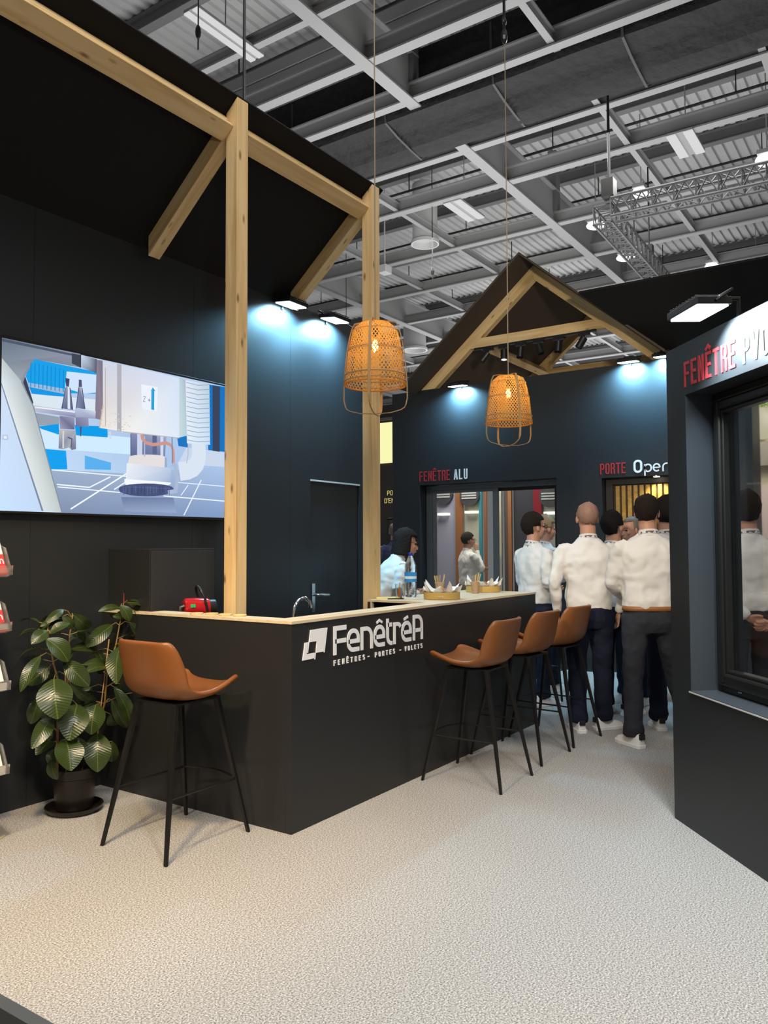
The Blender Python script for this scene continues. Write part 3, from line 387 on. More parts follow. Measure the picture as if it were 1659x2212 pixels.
q = MB(); rect_frame(q, 0.244, 0.75, 1.956, 2.21, 0.010, 0.128, 0.146); obj('sash_gasket', q, m_frame2, w2, bevel=0.003)
q = MB(); rect_frame(q, 0.30, 0.812, 1.90, 2.155, 0.022, 0.132, 0.19); obj('glazing_bead', q, m_frame, w2, bevel=0.007)
q = MB(); q.box((0.31, 0.165, 0.82), (1.89, 0.173, 2.15)); obj('window_pane', q, m_glass, w2)
q = MB(); q.box((0.40, 0.136, 0.733), (0.43, 0.150, 0.741)); obj('drain_cap', q, m_steel, w2, bevel=0.003)

def wall_text(q, name, M, label, m, cat='lettering', zoff=0.0, loc_off=(0, 0, 0)):
    o = obj(name, q, m); o.matrix_world = M @ Matrix.Translation(Vector(loc_off)); tag(o, label, cat); return o
q = MB(); text(q, 'FENÊTRE', 0.197, 2.287, 0.132, t=0.13, gap=0.13, xs=1.02)
wall_text(q, 'wall_lettering', MW, 'large red letters FENÊTRE on the diagonal wall at right', m_red)
q = MB(); text(q, 'PVC', 0.735, 2.287, 0.132, t=0.14, gap=0.13, xs=1.02)
wall_text(q, 'wall_lettering', MW, 'large white letters PVC under the floodlight on the diagonal wall', m_white)
MBK = Matrix.Translation(Vector((XB, 0, 0))) @ Matrix.Rotation(-math.pi/2, 4, 'Z')
q = MB(); text(q, 'FENÊTRE', -5.598, 2.325, 0.135, gap=0.115, t=0.12); wall_text(q, 'wall_lettering', MBK, 'small red letters FENÊTRE above the patio window on the back wall', m_red)
q = MB(); text(q, 'ALU', -5.07, 2.325, 0.135, gap=0.14, t=0.145); wall_text(q, 'wall_lettering', MBK, 'small white letters ALU above the patio window on the back wall', m_white)
q = MB(); text(q, 'PORTE', -3.13, 2.288, 0.125, t=0.125); wall_text(q, 'wall_lettering', MBK, 'red letters PORTE above the slatted wooden door', m_red)
q = MB(); h = 0.13
def st(pts, t=0.018, cl=False): stroke(q, [(-2.74+a, 2.285+b_) for a, b_ in pts], t, cl)
st(rrect(0.01, 0.01, 0.085, 0.135, 0.035), 0.024, True)
st(rrect(0.125, 0.008, 0.195, 0.088, 0.034), 0.016, True); st([(0.125, 0.09), (0.125, -0.04)], 0.016)
st(arc(0.255, 0.048, 0.036, 0.040, 0, 315, 16), 0.016); st([(0.22, 0.048), (0.291, 0.048)], 0.014)
st([(0.325, 0), (0.325, 0.05)]+arc(0.36, 0.05, 0.035, 0.038, 180, 90, 5)+[(0.375, 0.088)], 0.016)
st([(0.41, 0), (0.41, 0.088)], 0.016); st([(0.41, 0.05)]+arc(0.445, 0.05, 0.035, 0.038, 180, 0, 8)+[(0.48, 0)], 0.016)
wall_text(q, 'wall_lettering', MBK, 'white letters Open above the slatted wooden door', m_white)

# ================================================================== MAIN CANOPY
XA0, XA1, XC0, XC1, YP, ZR = 3.40, 3.495, 4.818, 4.910, 3.38, 4.195
sd = Vector((0, -1, PIT)).normalized(); nd = Vector((0, -PIT, -1)).normalized()   # up-slope and underside normal
q = MB()
a0 = Vector((0, YW+0.14, 3.45-0.14*PIT)); a1 = Vector((0, YP, 3.45+(YW-YP)*PIT)); th = nd*-0.03
for xa, xb in ((0.6, 2.0), (2.0, 3.6), (3.6, 4.965)):
    A = [Vector((xa, 0, 0))+a0, Vector((xb, 0, 0))+a0, Vector((xb, 0, 0))+a1, Vector((xa, 0, 0))+a1]
    for p in A: pass
    q.hexa([A[0], A[1], A[2], A[3]]+[p+th for p in A])
cp = obj('canopy_roof', q, m_roofp); tag(cp, 'sloping black roof panel over the bar, leaning from the television wall', 'canopy')
zr = a1.z
def post(x0, x1, y0, lab):
    q = MB(); h = zr-0.005
    q.v = []; q.hexa([(0, -0.0475, -0.0475), (h-0.08, -0.0475, -0.0475), (h-0.08, 0.0475, -0.0475), (0, 0.0475, -0.0475), (0, -0.0475, 0.0475), (h, -0.0475, 0.0475), (h, 0.0475, 0.0475), (0, 0.0475, 0.0475)])
    o = obj('timber_post', q, m_wood, bevel=0.003)
    # local x up, local z toward -Y (front)
    M = Matrix((Vector((0, 0, 1)), Vector((1, 0, 0)), Vector((0, -1, 0)))).transposed()
    M = Matrix(((0, 1, 0), (0, 0, -1), (1, 0, 0))).to_4x4() if False else Matrix((Vector((0, 0, 1)), Vector((-1, 0, 0)), Vector((0, -1, 0)))).transposed().to_4x4()
    M.translation = Vector(((x0+x1)/2, y0+0.0475, 0)); o.matrix_world = M
    return tag(o, lab, 'post')
post(XA0, XA1, YP, 'tall pine post standing right beside the television')
post(XC0, XC1, YP, 'tall pine post behind the bar, behind the nearer woven pendant lamp')
def on_slope(x, y, off): return Vector((x, y, 3.45+(YW-y)*PIT))+nd*off
for x0, x1, lab in ((XA0, XA1, 'slanting pine rafter from the post beside the television down to the wall'), (XC0, XC1, 'slanting pine rafter from the post by the nearer lamp down to the floodlights')):
    xm = (x0+x1)/2
    o = beam('timber_rafter', on_slope(xm, YW-0.037, 0.05), on_slope(xm, YP+0.13, 0.05), 0.094, 0.10, -nd, m_wood, ends=(0.042, -0.042))
    tag(o, lab, 'rafter')
o = beam('timber_purlin', on_slope(0.7, YP+0.15, 0.06), on_slope(XA0-0.0, YP+0.15, 0.06), 0.115, 0.115, -nd, m_wood)
tag(o, 'long pine beam under the black canopy, left of the post beside the television', 'beam')
o = beam('timber_purlin', on_slope(XA1, YP+0.15, 0.06), on_slope(XC0, YP+0.15, 0.06), 0.115, 0.115, -nd, m_wood)
tag(o, 'shorter pine beam under the black canopy between the two tall posts', 'beam')

# ================================================================== GABLE ROOF OVER THE BACK
YA, ZA = 3.943, 4.935
pl = (ZA-3.555)/(5.58-YA); pr = (ZA-3.56)/(YA-2.31)
q = MB()
def gpanel(x0, x1, ya, za, yb, zb, t=0.035):
    q.hexa([(x0, ya, za), (x1, ya, za), (x1, yb, zb), (x0, yb, zb), (x0, ya, za+t), (x1, ya, za+t), (x1, yb, zb+t), (x0, yb, zb+t)])
gpanel(8.66, 11.6, 5.64, ZA-(5.64-YA)*pl, YA, ZA)
gpanel(8.66, 11.6, YA, ZA, 2.27, ZA-(YA-2.27)*pr, 0.03)
o = obj('gable_roof', q, mat('brown_black_roof', (0.075, 0.056, 0.042), 0.85, spec=0.2, bump=(90, 0.15, 0.002))); tag(o, 'pointed black gable roof above the back wall', 'roof')
tr_ = {}
for X in (9.125, 11.30):
    where = 'front' if X < 10 else 'rear'
    t_ = empty('timber_truss', (X, YA, 3.55)); tag(t_, 'front pine truss of the gable roof, with a crossbeam carrying spotlights' if X < 10 else 'rear pine truss of the gable roof, seen through the front one', 'truss')
    ul = Vector((0, pl, 1)).normalized(); ur = Vector((0, -pr, 1)).normalized()
    dl = Vector((0, 1, -pl)).normalized(); dr = Vector((0, -1, -pr)).normalized()
    A0 = Vector((X, YA, ZA))
    inv = Matrix.Translation(-Vector((X, YA, 3.55)))
    b1 = beam('rafter', A0+dl*0.06-ul*0.07, A0+dl*2.060-ul*0.07, 0.095, 0.135, ul, m_wood, ends=(-0.055, 0.08))
    b2 = beam('rafter', A0+dr*0.06-ur*0.07, A0+dr*2.060-ur*0.07, 0.095, 0.135, ur, m_wood, ends=(-0.055, 0.08))
    b3 = beam('tie_beam', (X, 4.86, 4.07), (X, 3.02, 4.07), 0.09, 0.125, (0, 0, 1), m_wood)
    for b in (b1, b2, b3):
        m_ = b.matrix_world.copy(); b.parent = t_; b.matrix_local = inv @ m_
o = beam('timber_purlin', (9.15, 4.72, 4.075), (11.25, 4.72, 4.075), 0.09, 0.13, Vector((0, pl, 1)), m_wood); tag(o, 'pine beam running back under the left slope of the gable roof', 'beam')
# second canopy, above the back wall at right
q = MB()
y_l = 2.31+(4.215-3.56)/pr
P = [Vector((9.056, 2.295, 3.55)), Vector((9.056, -3, 3.55)), Vector((8.28, -3, 4.205)), Vector((8.28, y_l-0.012, 4.205))]
q.hexa(P+[p+Vector((0.02, 0, 0.03)) for p in P])
o = obj('canopy_roof', q, m_roofp); tag(o, 'sloping black roof panel at the upper right, beside the gable roof', 'canopy')

# ================================================================== COUNTER
X0, Y0, XE, ZT = 3.13, 2.71, 6.205, 1.075
ct = empty('bar_counter', (X0, Y0, 0)); tag(ct, 'anthracite L-shaped bar counter with pale plywood top and white lettering', 'bar counter')
def part(name, q, m, parent, **k):
    q.v = [tuple(Vector(p)-parent.location) for p in q.v]; return obj(name, q, m, parent, **k)
q = MB(); q.box((X0, Y0, 0), (XE, Y0+0.04, ZT-0.012)); q.box((X0, Y0+0.04, 0), (X0+0.04, YW-0.002, ZT-0.012)); q.box((XE-0.04, Y0+0.04, 0), (XE, 3.365, ZT-0.012))
q.box((X0+0.04, Y0+0.13, 0.1), (4.72, Y0+0.16, ZT-0.012)); part('front_panel', q, m_counter, ct, bevel=0.0015)
q = MB()
q.add([(X0-0.004, Y0-0.004, ZT-0.012), (XE+0.004, Y0-0.004, ZT-0.012), (XE+0.004, 3.37, ZT-0.012), (4.722, 3.37, ZT-0.012), (4.722, Y0+0.16, ZT-0.012), (X0+0.13, Y0+0.16, ZT-0.012), (X0+0.13, 3.84, ZT-0.012), (X0-0.004, 3.84, ZT-0.012)], [])
n8 = 8; q.v = q.v+[(x, y, ZT+0.003) for x, y, z in q.v]
q.f = [(0, 5, 6, 7), (0, 1, 4, 5), (1, 2, 3, 4), (8, 15, 14, 13), (8, 13, 12, 9), (9, 12, 11, 10)]+[(i, (i+1) % 8, (i+1) % 8+8, i+8) for i in range(8)]; q.mi = [0]*len(q.f)
part('counter_top', q, m_ply, ct)
q = MB(); q.box((X0-0.004, 3.84, ZT-0.012), (X0+0.035, YW-0.002, ZT+0.003)); part('counter_top_end', q, m_ply, ct)
q = MB(); q.box((4.74, Y0+0.16, 0.72), (XE-0.05, 3.34, 0.74)); q.box((4.74, Y0+0.16, 0.05), (XE-0.05, 3.34, 0.07)); q.box((4.74, Y0+0.13, 0), (XE-0.05, Y0+0.16, ZT-0.02)); q.box((4.72, 3.34, 0), (XE-0.05, 3.365, ZT-0.012)); q.box((5.3, Y0+0.16, 0.07), (5.32, 3.34, ZT-0.012))
part('storage_shelf', q, m_darkwood, ct)
q = MB(); q.box((4.722, 3.33, 0), (4.75, 3.37, ZT-0.012)); part('edge_batten', q, m_ply, ct)
# lettering on the counter front
q = MB()
def S(pts, t=0.02, cl=False): stroke(q, [(a, b_) for a, b_ in pts], t, cl)
zb = 0.866; t = 0.024
def e_(x0, w_, xh=0.131):
    x1 = x0+w_; r = 0.045; h = t/2
    S([(x1-0.004, zb+h), (x0+h+r, zb+h)]+arc(x0+h+r, zb+h+r, r, r, 270, 180, 5)+arc(x0+h+r, zb+xh-h-r, r, r, 180, 90, 5)+arc(x1-h-r, zb+xh-h-r, r, r, 90, 0, 5)+[(x1-h, zb+0.060), (x0+h, zb+0.060)], t)
S([(0.358, zb), (0.358, zb+0.145), (0.461, zb+0.145)], t+0.002); S([(0.358, zb+0.074), (0.460, zb+0.074)], t)
e_(0.468, 0.120); S([(0.611, zb), (0.611, zb+0.12), (0.64, zb+0.12)]+arc(0.655, zb+0.065, 0.053, 0.055, 90, 0, 6)+[(0.708, zb)], t)
e_(0.729, 0.118); S([(0.759, zb+0.143), (0.788, zb+0.158), (0.817, zb+0.143)], 0.014)
S([(0.875, zb+0.160), (0.875, zb+0.05)]+arc(0.915, zb+0.05, 0.04, 0.04, 180, 270, 5)+[(0.925, zb+0.010)], t); S([(0.875, zb+0.122), (0.921, zb+0.122)], t)
S([(0.95, zb), (0.95, zb+0.12), (0.985, zb+0.12)]+arc(0.985, zb+0.09, 0.032, 0.030, 90, 20, 4), t)
e_(1.028, 0.116); S([(1.055, zb+0.141), (1.103, zb+0.156)], 0.016)
S([(1.173, zb), (1.173, zb+0.148), (1.215, zb+0.148)]+arc(1.215, zb+0.095, 0.053, 0.053, 90, 0, 7)+[(1.268, zb)], t); S([(1.18, zb+0.062), (1.26, zb+0.062)], t)
def PG(pts):
    n = len(pts); q.add([(x, 0, z) for x, z in pts]+[(x, -0.004, z) for x, z in pts], [tuple(range(n)), tuple(range(n, 2*n))]+[(i, (i+1) % n, (i+1) % n+n, i+n) for i in range(n)])
PG([(0.1465, 1.0215), (0.2794, 1.0229), (0.2569, 0.8974), (0.1923, 0.8972), (0.1991, 0.9586), (0.1346, 0.9591)]); PG([(0.2836, 1.0226), (0.2906, 1.022), (0.2652, 0.8921), (0.2596, 0.8919)])
PG([(0.1003, 0.9591), (0.1266, 0.9599), (0.1148, 0.8987), (0.1828, 0.8987), (0.176, 0.8705), (0.0821, 0.8689)]); PG([(0.1319, 0.9593), (0.1366, 0.9589), (0.1266, 0.9037), (0.122, 0.9042)]); PG([(0.1855, 0.8971), (0.1909, 0.8969), (0.1855, 0.863), (0.1808, 0.8635)])
x = text(q, 'FENÊTRES', 0.347, 0.809, 0.030, aspect=0.60, t=0.20, gap=0.70); x = text(q, '-', 0.667, 0.809, 0.03, aspect=0.62, t=0.2); text(q, 'PORTES', 0.742, 0.809, 0.030, aspect=0.62, t=0.20, gap=0.66); text(q, '-', 1.005, 0.809, 0.03, aspect=0.62, t=0.2); text(q, 'VOLETS', 1.065, 0.809, 0.030, aspect=0.60, t=0.20, gap=0.66)
o = obj('logo_lettering', q, m_white, ct, loc=(0, -0.001, 0)); o['label'] = 'white logo lettering'
# inner worktop with tap, tall cabinet, coffee machine
q = MB(); q.box((X0+0.17, 3.02, 0.05), (4.7, 3.36, 0.86)); q.box((X0+0.17, 3.0, 0.86), (4.7, 3.37, 0.90)); wt = obj('sink_unit', q, m_counter, bevel=0.002); tag(wt, 'low dark worktop unit with a tap, hidden behind the bar front', 'worktop')
t_ = empty('kitchen_tap', (3.80, 3.27, 0.90)); tag(t_, 'chrome swan-neck tap rising behind the bar edge', 'tap')
q = MB(); q.tube([(0, 0, 0.0), (0, 0, 0.14), (0.008, -0.0, 0.19), (0.035, -0.012, 0.232), (0.075, -0.025, 0.24), (0.105, -0.035, 0.215), (0.11, -0.037, 0.175)], [0.016, 0.014, 0.0125, 0.012, 0.012, 0.012, 0.014], 14); obj('spout', q, m_chrome, t_, smooth=50)
q = MB(); q.lathe([(0.028, 0), (0.028, 0.02), (0.02, 0.03)], 16); obj('base_ring', q, m_chrome, t_, smooth=40)
q = MB(); q.tube([(0.0, 0, 0.06), (-0.05, 0.0, 0.08)], 0.007, 8); obj('lever', q, m_chrome, t_, smooth=40)
q = MB(); q.box((3.172, 3.868, 0.0), (3.70, YW-0.003, 1.452)); cb = obj('tall_cabinet', q, m_counter, bevel=0.003); tag(cb, 'tall black cabinet in the corner behind the plant and the bar end', 'cabinet')
q = MB(); q.box((3.18, 3.862, 0.03), (3.692, 3.868, 1.44)); obj('cabinet_door', q, mat('cabinet_door_grey', (0.03, 0.032, 0.036), 0.3), cb, bevel=0.002)
q = MB(); q.box((3.20, 3.49, 0.0), (3.90, 3.855, 0.935)); o = obj('low_cabinet', q, m_counter, bevel=0.003); tag(o, 'low black cabinet carrying the red coffee machine', 'cabinet')
# ================================================================== TELEVISION
tv = empty('television', (3.276, YW, 2.15)); tag(tv, 'large wall television showing a blue and silver cutting machine', 'television')
q = MB(); q.box((-0.862, -0.048, -0.497), (0.862, -0.0, 0.497)); obj('casing', q, m_blackp, tv, bevel=0.004)
m_scr = bpy.data.materials.new('screen_picture'); m_scr.use_nodes = True
nt, b = nodes(m_scr); at = nt.nodes.new('ShaderNodeVertexColor'); at.layer_name = 'Col'
b.inputs['Base Color'].default_value = (0, 0, 0, 1); b.inputs['Roughness'].default_value = 0.25; b.inputs['Specular IOR Level'].default_value = 0.12
nt.links.new(at.outputs[0], b.inputs['Emission Color']); b.inputs['Emission Strength'].default_value = 1.05
def screen():
    vs = []; fs = []; cols = []; k = 0
    def P(pts, cc):
        nonlocal k
        y = -0.0486-0.00004*k; k += 1
        n = len(vs)
        for i, (x, z) in enumerate(pts):
            vs.append((min(max(x-3.276, -0.852), 0.852), y, min(max(z-2.15, -0.487), 0.487))); cols.append(cc[i % len(cc)] if len(cc) > 1 and len(cc) == len(pts) else cc[0] if len(cc) == 1 else cc[min(i, len(cc)-1)])
        fs.append(tuple(range(n, len(vs))))
    def Ln(pts, w_, c):
        qq = MB(); stroke(qq, pts, w_)
        n2 = len(pts)
        for i in range(n2-1):
            a = [qq.v[i], qq.v[i+1], qq.v[n2+i+1], qq.v[n2+i]]; P([(p[0], p[2]) for p in a], [c])
    for i, (p, c) in enumerate(TVP):
        if i == len(TVP)-1: Ln(TVL[0][0], TVL[0][1], TVL[0][2])
        P(p, c)
    for p, w_, c in TVL[1:]: Ln(p, w_, c)
    me = bpy.data.meshes.new('screen_picture'); me.from_pydata(vs, [], fs)
    ca = me.color_attributes.new('Col', 'FLOAT_COLOR', 'POINT')
    for i, c in enumerate(cols): ca.data[i].color = (*c, 1)
    me.materials.append(m_scr); o = bpy.data.objects.new('screen_picture', me); COL.objects.link(o); o.parent = tv
screen()

# ================================================================== FLOODLIGHTS
def flood(loc, rz, label, power, w_=0.23, tilt=7, arm=0.095, col=(0.30, 0.70, 1.0), roll=0):
    """local: wall behind at +y"""
    t = empty('floodlight', loc, rz); tag(t, label, 'floodlight', None)
    M = Matrix.Rotation(R_(tilt), 4, 'X')
    q = MB(); q.box((-w_/2, -0.085, -0.012), (w_/2, 0.085, 0.022))
    for i in range(9): q.box((-w_/2+0.02+i*(w_-0.05)/8, -0.08, 0.022), (-w_/2+0.028+i*(w_-0.05)/8, 0.08, 0.034))
    q.box((-0.05, 0.0, 0.034), (0.05, 0.09, 0.055)); q.xf(M); obj('housing', q, m_blackp, t, bevel=0.003)
    q = MB(); q.box((-w_/2+0.014, -0.073, -0.019), (w_/2-0.014, 0.073, -0.0125)); q.xf(M); obj('lens', q, m_led, t)
    q = MB(); q.tube([(-w_/2-0.008, 0, 0.0), (-w_/2-0.008, 0.08, 0.055), (w_/2+0.008, 0.08, 0.055), (w_/2+0.008, 0, 0.0)], 0.007, 6); q.tube([(0, 0.08, 0.055), (0, arm, 0.06), (0, arm, -0.036)], 0.012, 8); obj('bracket', q, m_black, t)
    l = lamp('flood_beam', 'AREA', (0, 0, 0), power, col, w_-0.04, 0.13, spread=150); l.parent = t
    l.matrix_local = Matrix.Translation((0, 0.0, -0.03)) @ Matrix.Rotation(R_(tilt+14), 4, 'X') @ Matrix.Rotation(R_(roll), 4, 'Y')
    return t
flood((4.79, 4.155, 3.405), 0, 'black floodlight left of a pair on top of the wall above the service door', 46)
flood((5.36, 4.155, 3.415), 0, 'black floodlight right of a pair on top of the wall above the service door', 46)
flood((8.955, 4.95, 3.535), -math.pi/2, 'black floodlight on the back wall, below the left foot of the gable', 46)
flood((8.955, 2.75, 3.55), -math.pi/2, 'black floodlight on the back wall, directly left of the one under the rafter foot', 46)
flood((8.955, 2.35, 3.56), -math.pi/2, 'black floodlight on the back wall under the right foot of the gable rafter', 46)
ang = math.atan2(D_.y, D_.x)
pF = C0+D_*0.66-N_*0.17; flood((pF.x, pF.y, 2.555), ang, 'black floodlight glaring above the red and white letters on the diagonal wall', 46, tilt=2, arm=0.2, col=(0.76, 0.91, 1.0), w_=0.28, roll=-28)
q = MB(); q.tube([(5.50, 4.20, 3.44), (5.8, 4.2, 3.40), (6.0, YW, 3.38)], 0.005, 6); tag(obj('power_cable', q, m_black), 'thin black cable running right from the pair of floodlights', 'cable')

# ================================================================== PENDANT LAMPS
m_bam = bpy.data.materials.new('woven_bamboo'); m_bam.use_nodes = True
nt = m_bam.node_tree; nt.nodes.remove(nt.nodes['Principled BSDF']); out = nt.nodes['Material Output']
d_ = nt.nodes.new('ShaderNodeBsdfDiffuse'); t_ = nt.nodes.new('ShaderNodeBsdfTranslucent'); mx = nt.nodes.new('ShaderNodeMixShader')
d_.inputs[0].default_value = (0.70, 0.40, 0.12, 1); t_.inputs[0].default_value = (0.92, 0.55, 0.16, 1); mx.inputs[0].default_value = 0.55
nt.links.new(d_.outputs[0], mx.inputs[1]); nt.links.new(t_.outputs[0], mx.inputs[2]); nt.links.new(mx.outputs[0], out.inputs[0])
def prof(z):
    pts = [(0, 0.105), (-0.012, 0.125), (-0.04, 0.147), (-0.10, 0.164), (-0.20, 0.182), (-0.30, 0.194), (-0.40, 0.203), (-0.43, 0.203)]
    for (a, ra), (c, rc) in zip(pts[:-1], pts[1:]):
        if z <= a and z >= c: return ra+(rc-ra)*(a-z)/(a-c)
    return 0.105 if z > 0 else 0.203
def pendant(loc, rz, label, top):
    t = empty('pendant_lamp', loc, rz); tag(t, label, 'pendant lamp', None)
    q = MB(); N = 46; Zs = [-0.405*(i/18) for i in range(19)]
    for s_ in (1, -1):
        for k in range(N):
            a0 = math.tau*k/N; hw = 0.0039/0.17
            for i in range(18):
                z0, z1 = Zs[i], Zs[i+1]; A0 = a0+s_*1.75*(i/18)**0.95; A1 = a0+s_*1.75*((i+1)/18)**0.95
                off = 0.0012*s_
                r0, r1 = prof(z0)+off, prof(z1)+off
                vs = []
                for A, r, z in ((A0, r0, z0), (A1, r1, z1)):
                    vs += [(r*math.cos(A-hw), r*math.sin(A-hw), z), (r*math.cos(A+hw), r*math.sin(A+hw), z)]
                q.add(vs, [(0, 1, 3, 2)])
    for j in range(40):   # flat woven crown
        A = math.tau*j/40; q.add([(0.03*math.cos(A-0.04), 0.03*math.sin(A-0.04), 0.004), (0.03*math.cos(A+0.04), 0.03*math.sin(A+0.04), 0.004), (0.106*math.cos(A+0.05), 0.106*math.sin(A+0.05), 0.0), (0.106*math.cos(A-0.05), 0.106*math.sin(A-0.05), 0.0)], [(0, 1, 2, 3)])
    for r in (0.05, 0.075, 0.098): q.tube([(r*math.cos(a), r*math.sin(a), 0.003) for a in [math.tau*i/24 for i in range(25)]], 0.004, 5)
    sh = obj('woven_shade', q, m_bam, t)
    for z, rr in ((-0.405, 0.0065), (-0.385, 0.004), (-0.345, 0.005), (-0.175, 0.0028), (-0.185, 0.0028), (-0.05, 0.0025)):
        q = MB(); r = prof(z)+(0.004 if z != -0.405 else 0.0)
        q.tube([(r*math.cos(a), r*math.sin(a), z) for a in [math.tau*i/36 for i in range(37)]], rr, 6); obj('rim_ring' if z < -0.38 else 'hoop', q, m_bam if z == -0.405 else m_bamboo2, t)
    for k in range(2):
        a = R_(12)+k*math.pi/2; ca, sa = math.cos(a), math.sin(a)
        P = [(0.205, -0.54), (0.214, -0.50), (0.213, -0.40), (0.206, -0.30), (0.196, -0.20), (0.178, -0.10), (0.160, -0.03), (0.14, 0.01), (0.09, 0.018), (0, 0.02)]
        half = [(0, -0.598-0.004*k), (0.10, -0.592-0.004*k), (0.17, -0.575), (0.195, -0.56)]+P
        path = [(r*ca, r*sa, z) for r, z in half]+[(-r*ca, -r*sa, z) for r, z in half[::-1][1:]]
        q = MB(); n = len(path)
        rings = []
        for i, p in enumerate(path):
            p = Vector(p); d = (Vector(path[min(i+1, n-1)])-Vector(path[max(i-1, 0)])).normalized(); s2 = Vector((-sa, ca, 0)); u2 = d.cross(s2)
            low = p.z < -0.55
            wd = 0.004 if low else 0.0085
            rings.append([p+s2*wd+u2*0.0025, p-s2*wd+u2*0.0025, p-s2*wd-u2*0.0025, p+s2*wd-u2*0.0025])
        q.loft(rings); obj('frame_band', q, m_bamboo2, t)
    q = MB(); q.lathe([(0.002, -0.02), (0.018, -0.025), (0.018, -0.075), (0.012, -0.085)], 14); obj('socket', q, m_blackp, t, smooth=40)
    q = MB(); q.ell((0, 0, -0.14), (0.026, 0.026, 0.05), 16, 10); bl = obj('bulb', q, mat('bulb_glass', (1, 0.9, 0.7), 0.05, trans=1.0, ior=1.1), t, smooth=True)
    q = MB()
    for k in range(4):
        a = k*math.pi/2; q.tube([(0.010*math.cos(a), 0.010*math.sin(a), -0.105), (0.013*math.cos(a+0.3), 0.013*math.sin(a+0.3), -0.175)], 0.0032, 5)
    q.ell((0, 0, -0.14), (0.008, 0.008, 0.034), 8, 6)
    obj('filament', q, m_fil, bl)
    q = MB(); q.tube([(0, 0, -0.03), (0.001, 0, 1.2), (0, 0.001, top-loc[2])], 0.0042, 8); obj('cord', q, mat('jute_cord', (0.34, 0.27, 0.18), 0.9), t)
    l = lamp('bulb_light', 'POINT', (0, 0, 0), 27, (1.0, 0.60, 0.24), 0.03); l.parent = t; l.location = (0, 0, -0.14)
    return t
pendant((4.305, 3.0, 2.935), R_(-78), 'larger-looking woven bamboo pendant lamp hanging in front of the second pine post', 9.0)
pendant((6.34, 3.0, 2.935), R_(-50), 'woven bamboo pendant lamp hanging before the back wall, farther of the two', 9.0)

# ================================================================== BAR STOOLS
def stool_mesh():
    P = [(0.236, 0.742), (0.222, 0.755), (0.16, 0.745), (0.08, 0.727), (0, 0.718), (-0.08, 0.718), (-0.145, 0.730), (-0.185, 0.765), (-0.205, 0.82), (-0.222, 0.89), (-0.238, 0.955), (-0.247, 0.995), (-0.250, 1.012)]
    Wd = [0.175, 0.200, 0.215, 0.222, 0.225, 0.225, 0.224, 0.222, 0.220, 0.214, 0.205, 0.190, 0.165]
    up_ = [0.052, 0.056, 0.048, 0.036, 0.034, 0.042, 0.06, 0.055, 0.03, 0.012, 0.005, 0.0, -0.004]
    fw_ = [0.0, 0.0, 0, 0, 0, 0.0, 0.02, 0.052, 0.070, 0.072, 0.064, 0.054, 0.046]
    n = 13; rings = []
    for (y, z), w_, u_, f_ in zip(P, Wd, up_, fw_):
        ring = []
        for j in range(n):
            v = -1+2*j/(n-1); e = abs(v)**2.6
            ring.append((w_*math.sin(v*1.45)/math.sin(1.45)*(1.0), y+f_*e, z+u_*e))
        rings.append(ring)
    return MB().loft(rings, closed=False, caps=False)
def make_stool():
    t = empty('bar_stool')
    o = obj('seat_shell', stool_mesh(), m_leather, t, smooth=True)
    s_ = o.modifiers.new('solid', 'SOLIDIFY'); s_.thickness = 0.026; s_.offset = 0
    sb = o.modifiers.new('sub', 'SUBSURF'); sb.levels = 2; sb.render_levels = 2
    q = MB(); q.tube([(-0.17, 0.0, 0.7165), (0.0, 0.0, 0.703), (0.17, 0.0, 0.7165)], 0.0015, 5)
    q = MB(); q.box((-0.15, -0.15, 0.694), (0.15, 0.15, 0.706)); obj('seat_plate', q, m_black, t, bevel=0.002)
    tops = {}
    for sx in (-1, 1):
        for sy in (-1, 1):
            a = Vector((sx*0.135, sy*0.135, 0.70)); b_ = Vector((sx*0.232, sy*0.268, 0.0)); q = MB(); rings = []
            for f in (0, 0.5, 1):
                p = a.lerp(b_, f); r = 0.0155-0.0065*f; r2 = 0.012-0.005*f
                rings.append([p+Vector((r, r2, 0)), p+Vector((-r, r2, 0)), p+Vector((-r, -r2, 0)), p+Vector((r, -r2, 0))])
            q.loft(rings); obj('leg', q, m_black, t, bevel=0.0015)
            tops[sx, sy] = a.lerp(b_, 0.60)
    q = MB()
    for sx in (-1, 1): q.tube([tops[sx, -1], tops[sx, 1]], 0.006, 6)
    a, b_ = tops[-1, 1], tops[1, 1]
    q.tube([a.lerp(b_, f)+Vector((0, 0.05*math.sin(math.pi*f), 0.0)) for f in [i/10 for i in range(11)]], 0.006, 6)
    obj('footrest', q, m_black, t, smooth=50)
    return t
st0 = make_stool()
G = 'tan leather bar stools around the counter'
stools = [((2.775, 3.158, 0), -90, 'tan leather bar stool at the left end of the bar, beside the potted plant'),
          ((4.545, 2.39, 0), 1, 'tan leather bar stool nearest the white logo on the long bar front'),
          ((5.255, 2.42, 0), -2, 'tan leather bar stool in the middle of the row of three along the bar'),
          ((5.845, 2.405, 0), -5, 'tan leather bar stool farthest along the bar front, beside the bald man')]
for i, (p, a, lab) in enumerate(stools):
    s_ = st0 if i == 0 else copytree(st0)
    s_.location = p; s_.rotation_euler = (0, 0, R_(a)); tag(s_, lab, 'bar stool', G)
